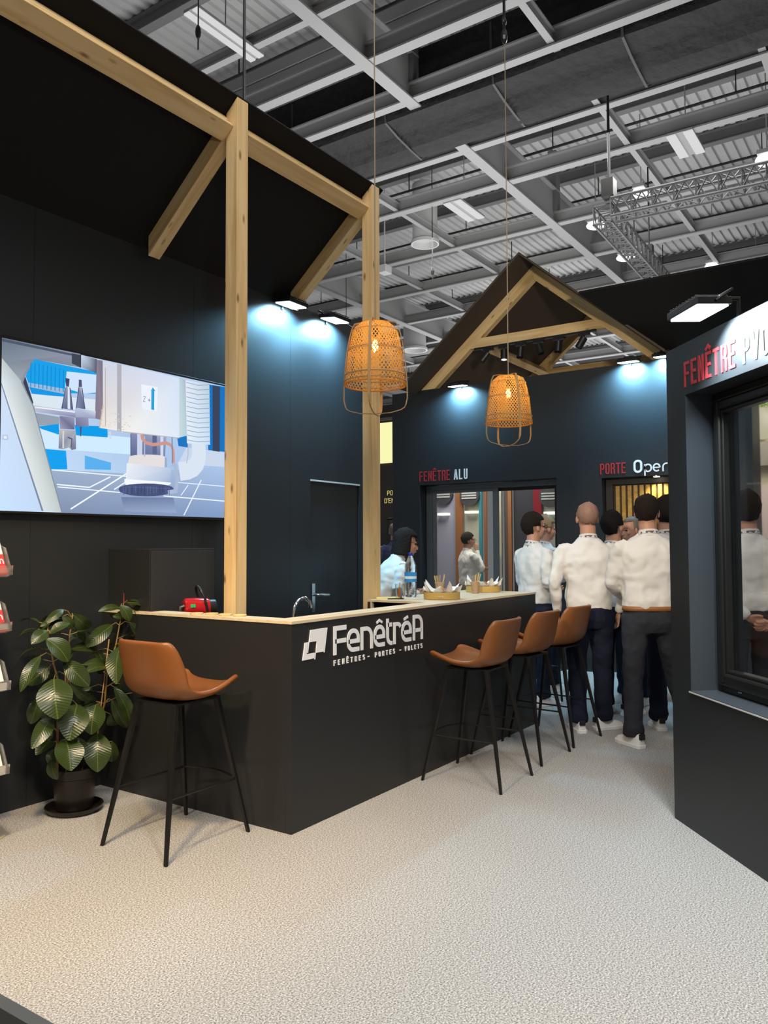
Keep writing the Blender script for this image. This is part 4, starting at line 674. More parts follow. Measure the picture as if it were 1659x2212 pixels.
# black wire-leg high stools beyond the counter end
def make_high():
    t = empty('high_stool')
    q = MB(); q.lathe([(0.16, 0.72), (0.175, 0.725), (0.175, 0.75), (0.15, 0.758)], 24); obj('seat', q, m_blackp, t, smooth=40)
    for k in range(4):
        a = math.pi/4+k*math.pi/2; q = MB(); q.tube([(0.10*math.cos(a), 0.10*math.sin(a), 0.72), (0.24*math.cos(a), 0.24*math.sin(a), 0.0)], 0.011, 6); obj('leg', q, m_black, t)
    q = MB(); q.tube([(0.185*math.cos(math.pi/4+k*math.pi/2), 0.185*math.sin(math.pi/4+k*math.pi/2), 0.28) for k in range(5)], 0.007, 6); obj('footrest', q, m_black, t)
    return t
h0 = make_high(); h0.location = (7.35, 3.05, 0); tag(h0, 'black round-topped high stool between the bar end and the patio window', 'stool')
h1 = copytree(h0); h1.location = (8.15, 2.15, 0); tag(h1, 'black high stool standing behind the men by the slatted door', 'stool')

# ================================================================== RUBBER PLANT
pt = empty('rubber_plant', (2.75, 3.97, 0)); tag(pt, 'large glossy-leaved rubber plant in a black pot, in the corner left of the bar', 'plant')
m_pot = mat('black_pot', (0.016, 0.012, 0.009), 0.32)
q = MB(); q.lathe([(0.095, 0.02), (0.10, 0.03), (0.115, 0.19), (0.123, 0.195), (0.126, 0.245), (0.118, 0.247), (0.112, 0.22)], 36); obj('pot', q, m_pot, pt, smooth=40)
q = MB(); q.lathe([(0.02, 0.004), (0.135, 0.004), (0.153, 0.022), (0.155, 0.034), (0.148, 0.034), (0.13, 0.012), (0.02, 0.012)], 36); obj('saucer', q, m_pot, pt, smooth=40)
q = MB(); q.lathe([(0.002, 0.218), (0.113, 0.214), (0.113, 0.205)], 24); obj('soil', q, mat('soil', (0.02, 0.013, 0.008), 0.95, bump=(80, 1, 0.01)), pt)
m_stem = mat('plant_stem', (0.20, 0.12, 0.035), 0.6)
for s_ in STEMS:
    q = MB(); n = len(s_); q.tube([Vector(p) for p in s_], [0.008-0.005*i/(n-1) for i in range(n)], 8); obj('stem', q, m_stem, pt, smooth=True)
q = MB(); c_ = STEMS[2][-1]; q.tube([Vector(c_), Vector(c_)+Vector((0, 0, 0.06))], [0.004, 0.001], 6); obj('red_shoot', q, mat('red_shoot', (0.28, 0.03, 0.02), 0.5), pt)
for s_ in STAKES:
    q = MB(); q.tube([Vector(p) for p in s_], 0.0035, 6); obj('stake', q, mat('bamboo_stake', (0.42, 0.25, 0.10), 0.6), pt)
m_leaf = mat('rubber_leaf', (0.03, 0.07, 0.018), 0.28, spec=0.55)
nt, b = nodes(m_leaf); uv = nt.nodes.new('ShaderNodeAttribute'); uv.attribute_name = 'lv'
sx_ = nt.nodes.new('ShaderNodeSeparateXYZ'); nt.links.new(uv.outputs['Vector'], sx_.inputs[0])
ab = nt.nodes.new('ShaderNodeMath'); ab.operation = 'ABSOLUTE'; nt.links.new(sx_.outputs[0], ab.inputs[0])
rr = nt.nodes.new('ShaderNodeValToRGB'); rr.color_ramp.elements[0].position = 0.012; rr.color_ramp.elements[0].color = (0.10, 0.13, 0.03, 1); rr.color_ramp.elements[1].position = 0.05; rr.color_ramp.elements[1].color = (0.030, 0.050, 0.010, 1)
nt.links.new(ab.outputs[0], rr.inputs[0])
geo = nt.nodes.new('ShaderNodeNewGeometry'); mxc = nt.nodes.new('ShaderNodeMixRGB'); mxc.inputs[2].default_value = (0.13, 0.125, 0.03, 1)
nt.links.new(geo.outputs['Backfacing'], mxc.inputs[0]); nt.links.new(rr.outputs[0], mxc.inputs[1]); nt.links.new(mxc.outputs[0], b.inputs['Base Color'])
wv = nt.nodes.new('ShaderNodeMath'); wv.operation = 'SINE'; ml = nt.nodes.new('ShaderNodeMath'); ml.operation = 'MULTIPLY_ADD'; ml.inputs[1].default_value = 90
m3 = nt.nodes.new('ShaderNodeMath'); m3.operation = 'MULTIPLY'; m3.inputs[1].default_value = -18
nt.links.new(ab.outputs[0], m3.inputs[0]); nt.links.new(sx_.outputs[1], ml.inputs[0]); nt.links.new(m3.outputs[0], ml.inputs[2]); nt.links.new(ml.outputs[0], wv.inputs[0])
bp = nt.nodes.new('ShaderNodeBump'); bp.inputs['Strength'].default_value = 0.25; bp.inputs['Distance'].default_value = 0.001; nt.links.new(wv.outputs[0], bp.inputs['Height']); nt.links.new(bp.outputs[0], b.inputs['Normal'])
rng = random.Random(5)
lv = []; lvv = []; lf = []
def leaf(base, tip, width, nrm=None):
    a = Vector(base); c = Vector(tip); d = c-a; L = d.length; d.normalize()
    L_ = max(L, width*1.15)
    view = Vector((-0.8, -0.85, 0.55)) if nrm is None else Vector(nrm)
    view = view+Vector((rng.uniform(-0.5, 0.5), rng.uniform(-0.3, 0.3), rng.uniform(-0.3, 0.35)))
    n_ = (view-d*view.dot(d)).normalized(); s2 = d.cross(n_)
    NL, NW = 12, 6; i0 = len(lv)
    for i in range(NL+1):
        t = i/NL; prof_ = max(0.0, math.sin(math.pi*(0.015+0.975*t)))**0.62*(0.93+0.07*math.sin(math.pi*t))
        bend = 0.14*L_*math.sin(math.pi*t)
        for j in range(NW+1):
            v = -1+2*j/NW
            p = a+d*(t*L)+n_*(bend-abs(v)*0.0+(abs(v)**1.3)*width*0.10*prof_)+s2*(v*width/2*prof_)
            lv.append(p); lvv.append((v*prof_, t, 0))
    for i in range(NL):
        for j in range(NW):
            lf.append((i0+i*(NW+1)+j, i0+i*(NW+1)+j+1, i0+(i+1)*(NW+1)+j+1, i0+(i+1)*(NW+1)+j))
    return n_
pq = MB()
def nearest(p):
    best = None
    for s_ in STEMS:
        for i in range(len(s_)-1):
            for f in (0, .25, .5, .75):
                c = Vector(s_[i]).lerp(Vector(s_[i+1]), f)
                dd = (c-p).length+max(0, c.z-p.z)*0.4
                if best is None or dd < best[0]: best = (dd, c)
    return best[1]
for ba, tp, w_ in LEAVES:
    leaf(ba, tp, w_*1.08)
    s_ = nearest(Vector(ba)); pq.tube([s_, (s_+Vector(ba))/2+Vector((0, 0, 0.015)), Vector(ba)], 0.0028, 5)
for k in range(32):
    s_ = STEMS[k % 3]; i = rng.randrange(1, len(s_)-1); p = Vector(s_[i]).lerp(Vector(s_[i+1]), rng.random()); a = rng.uniform(0.1, 3.0)
    o_ = Vector((math.cos(a), abs(math.sin(a))*0.7, 0.2)).normalized(); L = rng.uniform(0.11, 0.17)
    ba = p+o_*0.05; tp = ba+o_*L*0.8+Vector((0, 0, -L*rng.uniform(0.1, 0.7)))
    if tp.y > 0.24: continue
    leaf(ba, tp, L*0.5, (0, 0, 1)); pq.tube([p, ba], 0.0028, 5)
me = bpy.data.meshes.new('foliage'); me.from_pydata([tuple(p) for p in lv], [], lf)
at_ = me.attributes.new('lv', 'FLOAT_VECTOR', 'POINT')
for i, v in enumerate(lvv): at_.data[i].vector = v
me.polygons.foreach_set('use_smooth', [True]*len(me.polygons)); me.materials.append(m_leaf)
fo = bpy.data.objects.new('foliage', me); COL.objects.link(fo); fo.parent = pt
lk = obj('leaf_stalks', pq, mat('leaf_stalk', (0.22, 0.16, 0.05), 0.5), pt); lk['kind'] = 'stuff'

# ================================================================== BROCHURE STAND (left edge)
bs = empty('brochure_stand', (2.10, 3.86, 0)); tag(bs, 'brochure rack with clear tilted trays, cut off at the left edge', 'display stand')
m_acr = mat('clear_acrylic', (0.93, 0.92, 0.88), 0.05, trans=0.92, ior=1.49)
q = MB(); q.add([(-0.2, 0.02, 0.0), (0.168, 0.02, 0), (0.25, 0.07, 0), (0.27, 0.20, 0), (-0.1, 0.30, 0)], []); q.v += [(x, y, 0.006) for x, y, z in q.v]; q.f = [(0, 1, 2, 3, 4), (9, 8, 7, 6, 5)]+[(i, (i+1) % 5, (i+1) % 5+5, i+5) for i in range(5)]; q.mi = [0]*7
obj('base_plate', q, mat('beige_plate', (0.50, 0.43, 0.32), 0.5), bs)
q = MB(); q.box((-0.02, 0.09, 0.006), (0.02, 0.12, 1.6)); obj('pole', q, m_alu, bs, bevel=0.003)
for k, z in enumerate((1.33, 1.055, 0.77, 0.365)):
    q = MB(); x0, x1 = -0.125, 0.120; yb, yf = 0.065, -0.135; zt = z+0.22
    q.hexa([(x0, yf, z), (x1, yf, z), (x1, yf+0.045, z-0.012), (x0, yf+0.045, z-0.012), (x0, yf-0.004, z+0.045), (x1, yf-0.004, z+0.045), (x1, yf, z+0.045), (x0, yf, z+0.045)])
    q.hexa([(x0, yf+0.04, z-0.012), (x1, yf+0.04, z-0.012), (x1, yf+0.044, z-0.014), (x0, yf+0.044, z-0.014), (x0, yb+0.02, zt), (x1, yb+0.02, zt), (x1, yb+0.024, zt), (x0, yb+0.024, zt)])
    for xx in (x0, x1-0.004):
        q.hexa([(xx, yf-0.004, z), (xx+0.004, yf-0.004, z), (xx+0.004, yf+0.044, z-0.014), (xx, yf+0.044, z-0.014), (xx, yf+0.06, z+0.13), (xx+0.004, yf+0.06, z+0.13), (xx+0.004, yb+0.0, z+0.17), (xx, yb+0.0, z+0.17)])
    tr = obj('brochure_tray', q, m_acr, bs)
    lab = [('red and white brochure in the top clear tray of the rack', 1), ('red and white brochure in the second clear tray of the rack', 1), ('pale brochure in the third clear tray of the rack', 0), ('pale brochure in the lowest clear tray of the rack', 0)][k]
    q = MB(); dz = Vector((0, 0.10, 0.22)).normalized(); c = Vector((2.10, 3.86+yf+0.028, z+0.0))
    hh = 0.20; n_ = Vector((0, -0.006, 0.003)); A = [c+Vector((-0.11, 0, 0)), c+Vector((0.11, 0, 0)), c+Vector((0.11, 0, 0))+dz*hh, c+Vector((-0.11, 0, 0))+dz*hh]
    q.hexa([A[0], A[1], A[1]-n_*1.5, A[0]-n_*1.5, A[3], A[2], A[2]-n_*1.5, A[3]-n_*1.5])
    bo = obj('brochure', q, mat('brochure_paper', (0.75, 0.73, 0.70), 0.4)); tag(bo, lab[0], 'brochure')
    if lab[1]:
        q = MB(); up3 = dz; R1 = [A[0]+n_*.2, A[1]+n_*.2, A[1]+n_*.2+up3*0.11, A[0]+n_*.2+up3*0.075]; q.add(R1+[p-n_*0.1 for p in R1], [(0, 1, 2, 3), (4, 7, 6, 5)]); obj('red_cover', q, m_red, bo)
        q = MB(); S2 = lambda pts, t: stroke(q, pts, t)
        S2(arc(0.068, 0.070, 0.011, 0.012, 0, 310, 10), 0.005); S2([(0.057, 0.070), (0.078, 0.070)], 0.004); S2([(0.086, 0.058), (0.086, 0.082)], 0.005); S2(arc(0.094, 0.072, 0.008, 0.010, 180, 0, 6)+[(0.102, 0.058)], 0.005)
        S2(arc(0.02, 0.15, 0.06, 0.03, 200, 340, 10), 0.014)
        M = Matrix((Vector((1, 0, 0)), -Vector((1, 0, 0)).cross(dz)*-1, dz)).transposed().to_4x4(); M.translation = c+n_*0.3
        wo = obj('cover_lettering', q, m_white, bo); wo.matrix_world = M

# ================================================================== COFFEE MACHINE
cm = empty('coffee_machine', (3.375, 3.685, 0.935), R_(-25)); tag(cm, 'small glossy red coffee machine with a black carrying handle, behind the bar', 'coffee machine')
m_redp = mat('glossy_red_plastic', (0.42, 0.012, 0.018), 0.15, coat=0.5)
q = MB(); rings = []
for x, r, zc in ((-0.075, 0.045, 0.165), (-0.065, 0.056, 0.163), (0.0, 0.060, 0.160), (0.06, 0.060, 0.158), (0.075, 0.055, 0.158)):
    rings.append([(x, r*0.95*math.cos(math.tau*j/20), zc+r*math.sin(math.tau*j/20)) for j in range(20)])
q.loft(rings); q.box((-0.02, -0.05, 0.02), (0.075, 0.05, 0.15)); obj('body', q, m_redp, cm, smooth=40)
q = MB(); q.box((-0.04, -0.052, 0), (0.085, 0.052, 0.02)); obj('base', q, m_blackp, cm, bevel=0.004)
q = MB(); q.tube([(0.074, 0, 0.158), (0.115, 0, 0.158), (0.122, 0, 0.158)], [0.05, 0.05, 0.043], 20); obj('water_tank', q, m_blackp, cm, smooth=40)
q = MB(); q.tube([(-0.075, 0, 0.17), (-0.095, 0, 0.165), (-0.095, 0, 0.12)], 0.02, 10); obj('spout', q, m_blackp, cm, smooth=40)
q = MB(); q.lathe([(0.045, 0.085), (0.06, 0.088), (0.062, 0.10), (0.055, 0.10), (0.04, 0.092)], 20, (-0.13, 0, 0)); q.tube([(-0.13, 0, 0.09), (-0.05, 0, 0.07)], 0.012, 8); obj('cup_rest', q, m_chrome, cm, smooth=40)
q = MB(); q.tube([(0.052, -0.062, 0.145)]+[(0.035-0.03*math.sin(a), -0.062*math.cos(a), 0.215+0.075*math.sin(a)) for a in [math.pi*i/10 for i in range(11)]]+[(0.052, 0.062, 0.145)], 0.008, 8); obj('handle', q, m_blackp, cm, smooth=60)
q = MB(); q.box((-0.05, -0.0605, 0.165), (-0.022, -0.055, 0.185)); obj('energy_sticker', q, mat('green_sticker', (0.02, 0.45, 0.12), 0.5), cm)

# ================================================================== THINGS ON THE BAR
ZC = ZT+0.003
for i, (x, y) in enumerate(((3.155, 3.46), (3.19, 3.375), (3.195, 3.27), (3.20, 3.165))):
    q = MB(); q.lathe([(0.036, 0.0), (0.038, 0.002), (0.038, 0.008), (0.036, 0.010)], 24); o = obj('wooden_coaster', q, mat('pale_bamboo_disc', (0.62, 0.50, 0.22), 0.5), loc=(x+0.02, y, ZC)); o.location.z = ZC
    tag(o, 'flat round pale wooden coaster on the left bar edge, ' + ('nearest the coffee machine and wall', 'second from the wall', 'second from the bar corner', 'nearest the bar corner')[i], 'coaster', 'round coasters on the bar edge')
def basket(loc, rz, label, seed, sc=1.0):
    rg = random.Random(seed); t = empty('paper_lined_basket', loc, rz); tag(t, label, 'basket')
    def ov(r, z, n=32): return [(r*1.12*sc*math.cos(math.tau*j/n), r*0.85*sc*math.sin(math.tau*j/n), z) for j in range(n)]
    q = MB(); q.loft([ov(0.112, 0), ov(0.118, 0.004), ov(0.118, 0.052), ov(0.112, 0.052), ov(0.110, 0.012), ov(0.03, 0.010)]); obj('wooden_tray', q, mat('golden_veneer', (0.55, 0.36, 0.10), 0.45), t, smooth=40)
    q = MB(); N = 48; rings = []
    spikes = {5: 0.05, 6: 0.02, 17: 0.06, 18: 0.035, 29: 0.045, 38: 0.055, 39: 0.03, 44: 0.04}
    for r, z in ((0.0, 0.030), (0.05, 0.032), (0.095, 0.045), (0.112, 0.062), (0.125, 0.075)):
        ring = []
        for j in range(N):
            a = math.tau*j/N; k = 1 if r > 0.12 else (0.5 if r > 0.11 else 0); e = spikes.get(j, 0)*k+k*0.014*math.sin(a*11+seed)
            rr_ = (r+0.03*k*spikes.get(j, 0)/0.05)*sc; ring.append((rr_*1.12*math.cos(a), rr_*0.85*math.sin(a), z+e+(0.006*math.sin(a*7+r*60) if r > 0 else 0)))
        rings.append(ring)
    q.loft(rings, caps=False); o = obj('paper_liner', q, mat('white_paper', (0.82, 0.80, 0.76), 0.7), t); s_ = o.modifiers.new('s', 'SOLIDIFY'); s_.thickness = 0.001
    q = MB()
    for k in range(7):
        a = rg.uniform(0, 6.28); r = rg.uniform(0, 0.055); q.ell((r*math.cos(a), r*math.sin(a), 0.055+rg.uniform(0, 0.02)), (0.028, 0.018, 0.013), 10, 6, Matrix.Rotation(rg.uniform(0, 3), 3, 'Z'))
    sn = obj('pastries', q, mat('pastry', (0.38, 0.18, 0.07), 0.6), t, smooth=True); sn['kind'] = 'stuff'
    return t
b1 = basket((5.04, 2.93, ZC), R_(-55), 'oval wooden basket lined with white paper, nearest the water bottle on the bar', 3)
b2 = basket((6.00, 3.09, ZC), R_(-55), 'oval wooden basket lined with white paper, at the far end of the bar', 8, 1.08)
q = MB(); S2 = lambda pts, t: stroke(q, pts, t)
x = text(q, 'FENETRE', -0.035, 0.018, 0.011, t=0.2); q.xf(Matrix.Rotation(R_(0), 4, 'Z')); o = obj('tray_lettering', q, mat('pale_print', (0.8, 0.72, 0.5), 0.5), b1, loc=(0, -0.103, 0))
def cup(loc, label, seed, n=6):
    rg = random.Random(seed); t = empty('paper_cup', loc); tag(t, label, 'cup')
    q = MB(); q.lathe([(0.026, 0), (0.027, 0.002), (0.037, 0.092), (0.039, 0.094), (0.036, 0.096), (0.026, 0.006)], 24); obj('cup_body', q, mat('kraft_pink_cup', (0.52, 0.32, 0.20), 0.6), t, smooth=40)
    for k in range(n):
        a = rg.uniform(0, 6.28); q = MB(); q.tube([(0.01*math.cos(a), 0.01*math.sin(a), 0.01), (0.045*math.cos(a), 0.045*math.sin(a), 0.145+rg.uniform(0, .02))], 0.0038, 6); obj('breadstick', q, mat('breadstick', (0.62, 0.42, 0.17), 0.6), t)
    return t
cup((5.765, 3.04, ZC), 'pinkish paper cup of breadsticks standing before the far basket', 2, 6)
cup((5.52, 3.23, ZC), 'paper cup of breadsticks behind the nearer basket', 4, 7)
t_ = empty('water_bottle', (5.13, 3.255, ZC)); tag(t_, 'large clear plastic water bottle with blue cap and blue and white label', 'bottle')
pb = [(0.03, 0.0), (0.042, 0.004), (0.045, 0.02), (0.043, 0.035), (0.045, 0.05), (0.043, 0.065), (0.045, 0.08), (0.044, 0.10), (0.0445, 0.19), (0.046, 0.20), (0.043, 0.215), (0.045, 0.235), (0.036, 0.265), (0.022, 0.295), (0.0145, 0.312), (0.014, 0.325)]
q = MB(); q.lathe(pb, 28); o = obj('bottle_body', q, mat('clear_pet', (0.93, 0.97, 1.0), 0.06, trans=1.0, ior=1.25, bump=(35, 0.6, 0.01)), t_, smooth=True)
q = MB(); q.lathe([(0.017, 0.312), (0.017, 0.333), (0.015, 0.335)], 20); obj('cap', q, mat('blue_cap', (0.02, 0.04, 0.42), 0.4), t_, smooth=40)
for z0, z1, c, nm in ((0.115, 0.138, (0.03, 0.30, 0.75), 'label_blue'), (0.138, 0.158, (0.80, 0.86, 0.9), 'label_white'), (0.158, 0.187, (0.03, 0.33, 0.78), 'label_blue')):
    q = MB(); q.lathe([(0.0455, z0), (0.0458, z1)], 28, caps=False); obj(nm, q, mat(nm, c, 0.4), t_, smooth=True)
t_ = empty('stirrer_glass', (4.90, 3.20, ZC)); tag(t_, 'clear tumbler of orange and blue sugar sachets beside the water bottle', 'glass')
q = MB(); q.lathe([(0.030, 0.0), (0.038, 0.11), (0.036, 0.11), (0.028, 0.004)], 24); obj('tumbler', q, m_glass, t_, smooth=40)
for k, (c, x_, h_) in enumerate((((0.75, 0.20, 0.03), -0.012, 0.085), ((0.25, 0.33, 0.60), 0.016, 0.08), ((0.6, 0.6, 0.6), 0.0, 0.12), ((0.75, 0.22, 0.04), -0.004, 0.075))):
    q = MB(); q.box((x_-0.009, -0.006+0.004*k, 0.004), (x_+0.009, -0.003+0.004*k, h_)); obj('sachet', q, mat('sachet_%s' % ('orange', 'blue', 'grey', 'amber')[k], c, 0.5), t_)
q = MB(); q.box((-0.085, -0.055, 0), (0.085, 0.055, 0.012)); o = obj('note_pad', q, mat('yellow_pad', (0.80, 0.72, 0.30), 0.6), bevel=0.001); o.location = (4.86, 3.28, ZC); o.rotation_euler = (0, 0, R_(-55)); tag(o, 'flat yellow pad lying on the bar beside the second pine post', 'note pad')
q = MB(); q.tube([(-0.06, 0, 0.005), (0.06, 0, 0.005)], 0.004, 8); o = obj('pen', q, m_blackp); o.location = (4.84, 3.20, ZC); o.rotation_euler = (0, 0, R_(-40)); tag(o, 'thin black pen lying in front of the yellow pad', 'pen')

# ================================================================== TRACK SPOTS UNDER THE GABLE TIE
q = MB(); q.box((9.03, 3.15, 3.975), (9.07, 4.75, 3.999)); trk = obj('spotlight_track', q, m_blackp); tag(trk, 'black lighting track under the crossbeam of the gable', 'light track')
SP = [(4.555, 38, 1), (4.335, -5, 1), (4.108, 0, 0), (3.875, -22, 0), (3.613, 0, 0), (3.295, 28, 0)]
for i, (y, tl, lit) in enumerate(SP):
    t = empty('track_spotlight', (9.05, y, 3.975)); tag(t, 'black track spotlight under the gable crossbeam, ' + ('leftmost, tilted right', 'second from left, lens glowing', 'third from left, hanging straight', 'fourth from left, tilted left', 'fifth from left, hanging straight', 'rightmost, tilted right')[i], 'spotlight', None)
    q = MB(); q.box((-0.018, -0.07, -0.032), (0.018, 0.07, 0.0)); q.tube([(0, 0, -0.03), (0, 0, -0.06)], 0.008, 8); obj('driver', q, m_blackp, t)
    q = MB(); q.lathe([(0.040, 0.0), (0.044, -0.004), (0.044, -0.135), (0.040, -0.138), (0.036, -0.125)], 20); q.xf(Matrix.Translation((0, 0, -0.055)) @ Matrix.Rotation(R_(tl), 4, 'X') @ Matrix.Rotation(R_(12), 4, 'Y')); hd = obj('lamp_head', q, m_blackp, t, smooth=40)
    q = MB(); q.lathe([(0.035, -0.13), (0.036, -0.124)], 20); q.xf(Matrix.Translation((0, 0, -0.055)) @ Matrix.Rotation(R_(tl), 4, 'X') @ Matrix.Rotation(R_(12), 4, 'Y')); obj('lens', q, emis('spot_lens', (1, 0.9, 0.88), 1.6) if lit else m_blackp, hd)
for x, lab, y in ((3.475, 'thin black suspension cable rising from the canopy edge beside the first post', 3.40),):
    q = MB(); q.tube([(x, y, 4.19), (x, y, 9.0)], 0.007, 6); q.tube([(x+0.012, y, 4.19), (x+0.004, y, 6.5)], 0.004, 6); tag(obj('suspension_cable', q, m_blackp), lab, 'cable')
q = MB(); q.tube([(6.335, 3.0, 6.0), (6.335, 3.0, 9.2)], 0.014, 6); q.ell((6.335, 3.0, 6.0), (0.03, 0.03, 0.07), 8, 6); q.ell((6.335, 3.0, 6.14), (0.035, 0.02, 0.04), 8, 6)
tag(obj('suspension_sling', q, m_blackp), 'black sling and shackle holding the cord of the farther pendant lamp', 'sling')
# ================================================================== HALL
ZH = 9.0
# corrugated deck, ribs along x
q = MB(); prof_ = []; y = -14.0
while y < 34:
    prof_ += [(y, 10.75), (y+0.10, 10.75), (y+0.125, 10.80), (y+0.205, 10.80)]; y += 0.23
n = len(prof_); q.add([(0.5, a, z) for a, z in prof_]+[(75, a, z) for a, z in prof_], [(i, i+1, n+i+1, n+i) for i in range(n-1)])
struct(obj('ceiling', q, m_deck))
q = MB(); q.box((75, -14, 0), (75.3, 34, 11)); struct(obj('wall_far', q, m_hall2))
def ibeam(q, axis, c, z, w_, h_, a, b_, fl=0.02):
    def bx(u0, u1, z0, z1):
        if axis == 'x': q.box((a, u0, z0), (b_, u1, z1))
        else: q.box((u0, a, z0), (u1, b_, z1))
    bx(c-w_/2, c+w_/2, z, z+fl); bx(c-w_/2, c+w_/2, z+h_-fl, z+h_)
    bx(c-0.012, c+0.012, z+fl, z+h_-fl)
labg = 'roof beams of the hall'
def hb(axis, c, z, w_, h_, a, b_, label, name='roof_beam'):
    q = MB(); ibeam(q, axis, c, z, w_, h_, a, b_); o = obj(name, q, m_hall); o['kind'] = 'structure'; return o
k = 0
for x, w_, h_ in ((8.62, 0.12, 0.2), (9.92, 0.19, 0.30), (11.2, 0.17, 0.30), (13.25, 0.17, 0.30), (14.93, 0.20, 0.32), (17.55, 0.18, 0.30), (20.0, 0.18, 0.30), (22.6, 0.18, 0.30), (25.2, 0.2, 0.3), (28, .24, .3), (31, .24, .3), (35, .24, .3), (40, .24, .3), (46, .24, .3), (54, .24, .3)):
    k += 1; q = MB(); ibeam(q, 'y', x, ZH, w_, h_, -14, 34, 0.03); struct(obj('trim_%d' % (k+10), q, m_hall))
for y, w_, h_ in ((7.07, 0.22, 0.85), (14.5, 0.24, 0.85), (-0.6, 0.24, 0.85), (22, .3, .85)):
    k += 1; q = MB(); ibeam(q, 'x', y, ZH-0.02, w_, h_, 0.5, 75, 0.03); struct(obj('trim_%d' % (k+10), q, m_hall))
for y in (4.5, 9.75, 12.2, 1.9, 17.5, -3.2): 
    k += 1; q = MB(); ibeam(q, 'x', y, ZH+0.05, 0.11, 0.20, 9.9, 75, 0.02); struct(obj('trim_%d' % (k+10), q, m_hall))
for i in range(24):   # upper purlins and conduits
    x = 6.4+i*2.45; k += 1
    q = MB(); ibeam(q, 'y', x, 10.45, 0.18, 0.28, -14, 34, 0.02); struct(obj('trim_%d' % (k+10), q, m_hall2))
for i in range(14):
    x = 7.4+i*2.9; q = MB(); q.tube([(x, -14, 10.1), (x, 34, 10.1)], 0.028, 6)
    for j in range(12): q.tube([(x, -12+j*3.7, 10.1), (x, -12+j*3.7, 10.7)], 0.014, 4)
    k += 1; struct(obj('trim_%d' % (k+10), q, m_curtain))
for x, y in ((11.25, 7.07), (17.55, 7.07), (22.6, 7.07), (9.9, 14.5), (17.5, 14.5)):
    q = MB(); q.box((x-0.12, y-0.10, ZH+0.3), (x+0.12, y+0.10, 10.8)); k += 1; struct(obj('trim_%d' % (k+10), q, m_hall2))
# fascia strip and dark curtain housing along y
q = MB()
for z0, z1, d in ((9.62, 9.90, 0), (9.92, 10.2, 0.03), (10.22, 10.5, 0)): q.box((10.75+d, -14, z0), (10.80+d, 34, z1))
k += 1; struct(obj('trim_%d' % (k+10), q, m_hall))
q = MB(); rings = []
for j in range(97):
    y = -14+j*0.5; s_ = 0.10*noise.noise((0, y*0.6, 1)); s2 = 0.06*noise.noise((3, y*1.3, 1))
    rings.append([(11.32, y, 9.95), (11.33, y, 9.4+s2), (11.40, y, 8.93+s_*0.3), (11.75, y, 8.88), (11.8, y, 8.85), (11.85, y, 8.89), (11.92, y, 8.84), (11.97, y, 8.88), (12.05, y, 8.83), (12.1, y, 8.87), (12.2, y, 8.80+s_*0.5), (12.45, y, 8.76+s_*0.8), (12.6, y, 8.78+s_*0.9), (12.78+s2, y, 8.95+s2), (12.8, y, 9.9)])
q.loft(rings); o = obj('partition_curtain', q, m_curtain, smooth=25); tag(o, 'long dark bundled curtain running across the hall roof from the upper right', 'curtain')
for j in range(22):
    y = -13.3+j*2.1; q = MB(); q.loft([[(x_, y-0.02, z_-0.012) , (x_, y+0.02, z_-0.012), (x_, y+0.02, z_), (x_, y-0.02, z_)] for x_, z_ in ((11.31, 9.9), (11.32, 9.4), (11.39, 8.92), (11.8, 8.83), (12.2, 8.78), (12.6, 8.75), (12.82, 8.9))]); obj('curtain_strap', q, mat('strap_grey', (0.05, 0.05, 0.05), 0.7), o)
# strip lights
def strip(x, y, z, L, label, w_=0.11, gap=0.17, grp=None):
    t = empty('strip_light', (x, y, z)); tag(t, label, 'ceiling light', grp)
    for s_ in (-1, 1):
        q = MB(); q.box((-L/2, s_*gap/2-w_/2, -0.045), (L/2, s_*gap/2+w_/2, -0.02)); obj('tube_diffuser', q, m_tube, t, bevel=0.01)
    q = MB(); q.box((-L/2, -gap/2-w_/2, -0.018), (L/2, gap/2+w_/2, 0.02)); q.tube([(0, 0, 0), (0, 0, 10.74-z)], 0.01, 5); obj('housing', q, m_hall, t)
strip(8.13, 8.33, 9.0, 1.35, 'long twin strip light in the hall roof at the upper left')
strip(15.55, 8.39, 9.0, 1.15, 'twin strip light in the hall roof above the gable, left of centre', 0.17, 0.26)
strip(15.3, 3.55, 9.0, 1.0, 'twin strip light in the hall roof at the upper right', 0.17, 0.30)
strip(26.5, 15.0, 9.0, 1.3, 'small twin strip light low in the hall roof beside the nearer pendant lamp', 0.2, 0.34)
strip(26.0, 7.6, 8.8, 1.0, 'small strip light just above the right slope of the gable roof', 0.2, 0.3)
strip(23.0, 3.6, 9.2, 0.8, 'small twin strip light low in the hall roof at far right', 0.2, 0.4)
def bay(x, y, z, label, r=0.17, L=0.30):
    t = empty('high_bay_light', (x, y, z)); tag(t, label, 'ceiling light')
    q = MB(); q.ell((0, 0, 0), (L, r, 0.07), 16, 8); obj('glowing_lens', q, m_bay, t, smooth=True)
    q = MB(); q.box((-L*0.8, -r*0.7, 0.06), (L*0.8, r*0.7, 0.14)); q.tube([(0, 0, 0.1), (0, 0, 10.74-z)], 0.012, 5); obj('housing', q, m_hall, t)
bay(16.99, 4.88, 9.0, 'glowing bay light right above the corner of the lattice truss')
bay(18.1, 6.27, 9.0, 'glowing round bay light left of the lattice truss corner', 0.22, 0.22)
bay(20.6, 6.35, 9.0, 'glowing round bay light beside the descending lattice truss', 0.24, 0.24)
bay(22.7, 4.63, 9.0, 'glowing bay light just above the dark panel at right', 0.2, 0.36)
bay(16.9, 2.40, 9.0, 'glowing bay light at the right edge near the lattice truss', 0.22, 0.3)
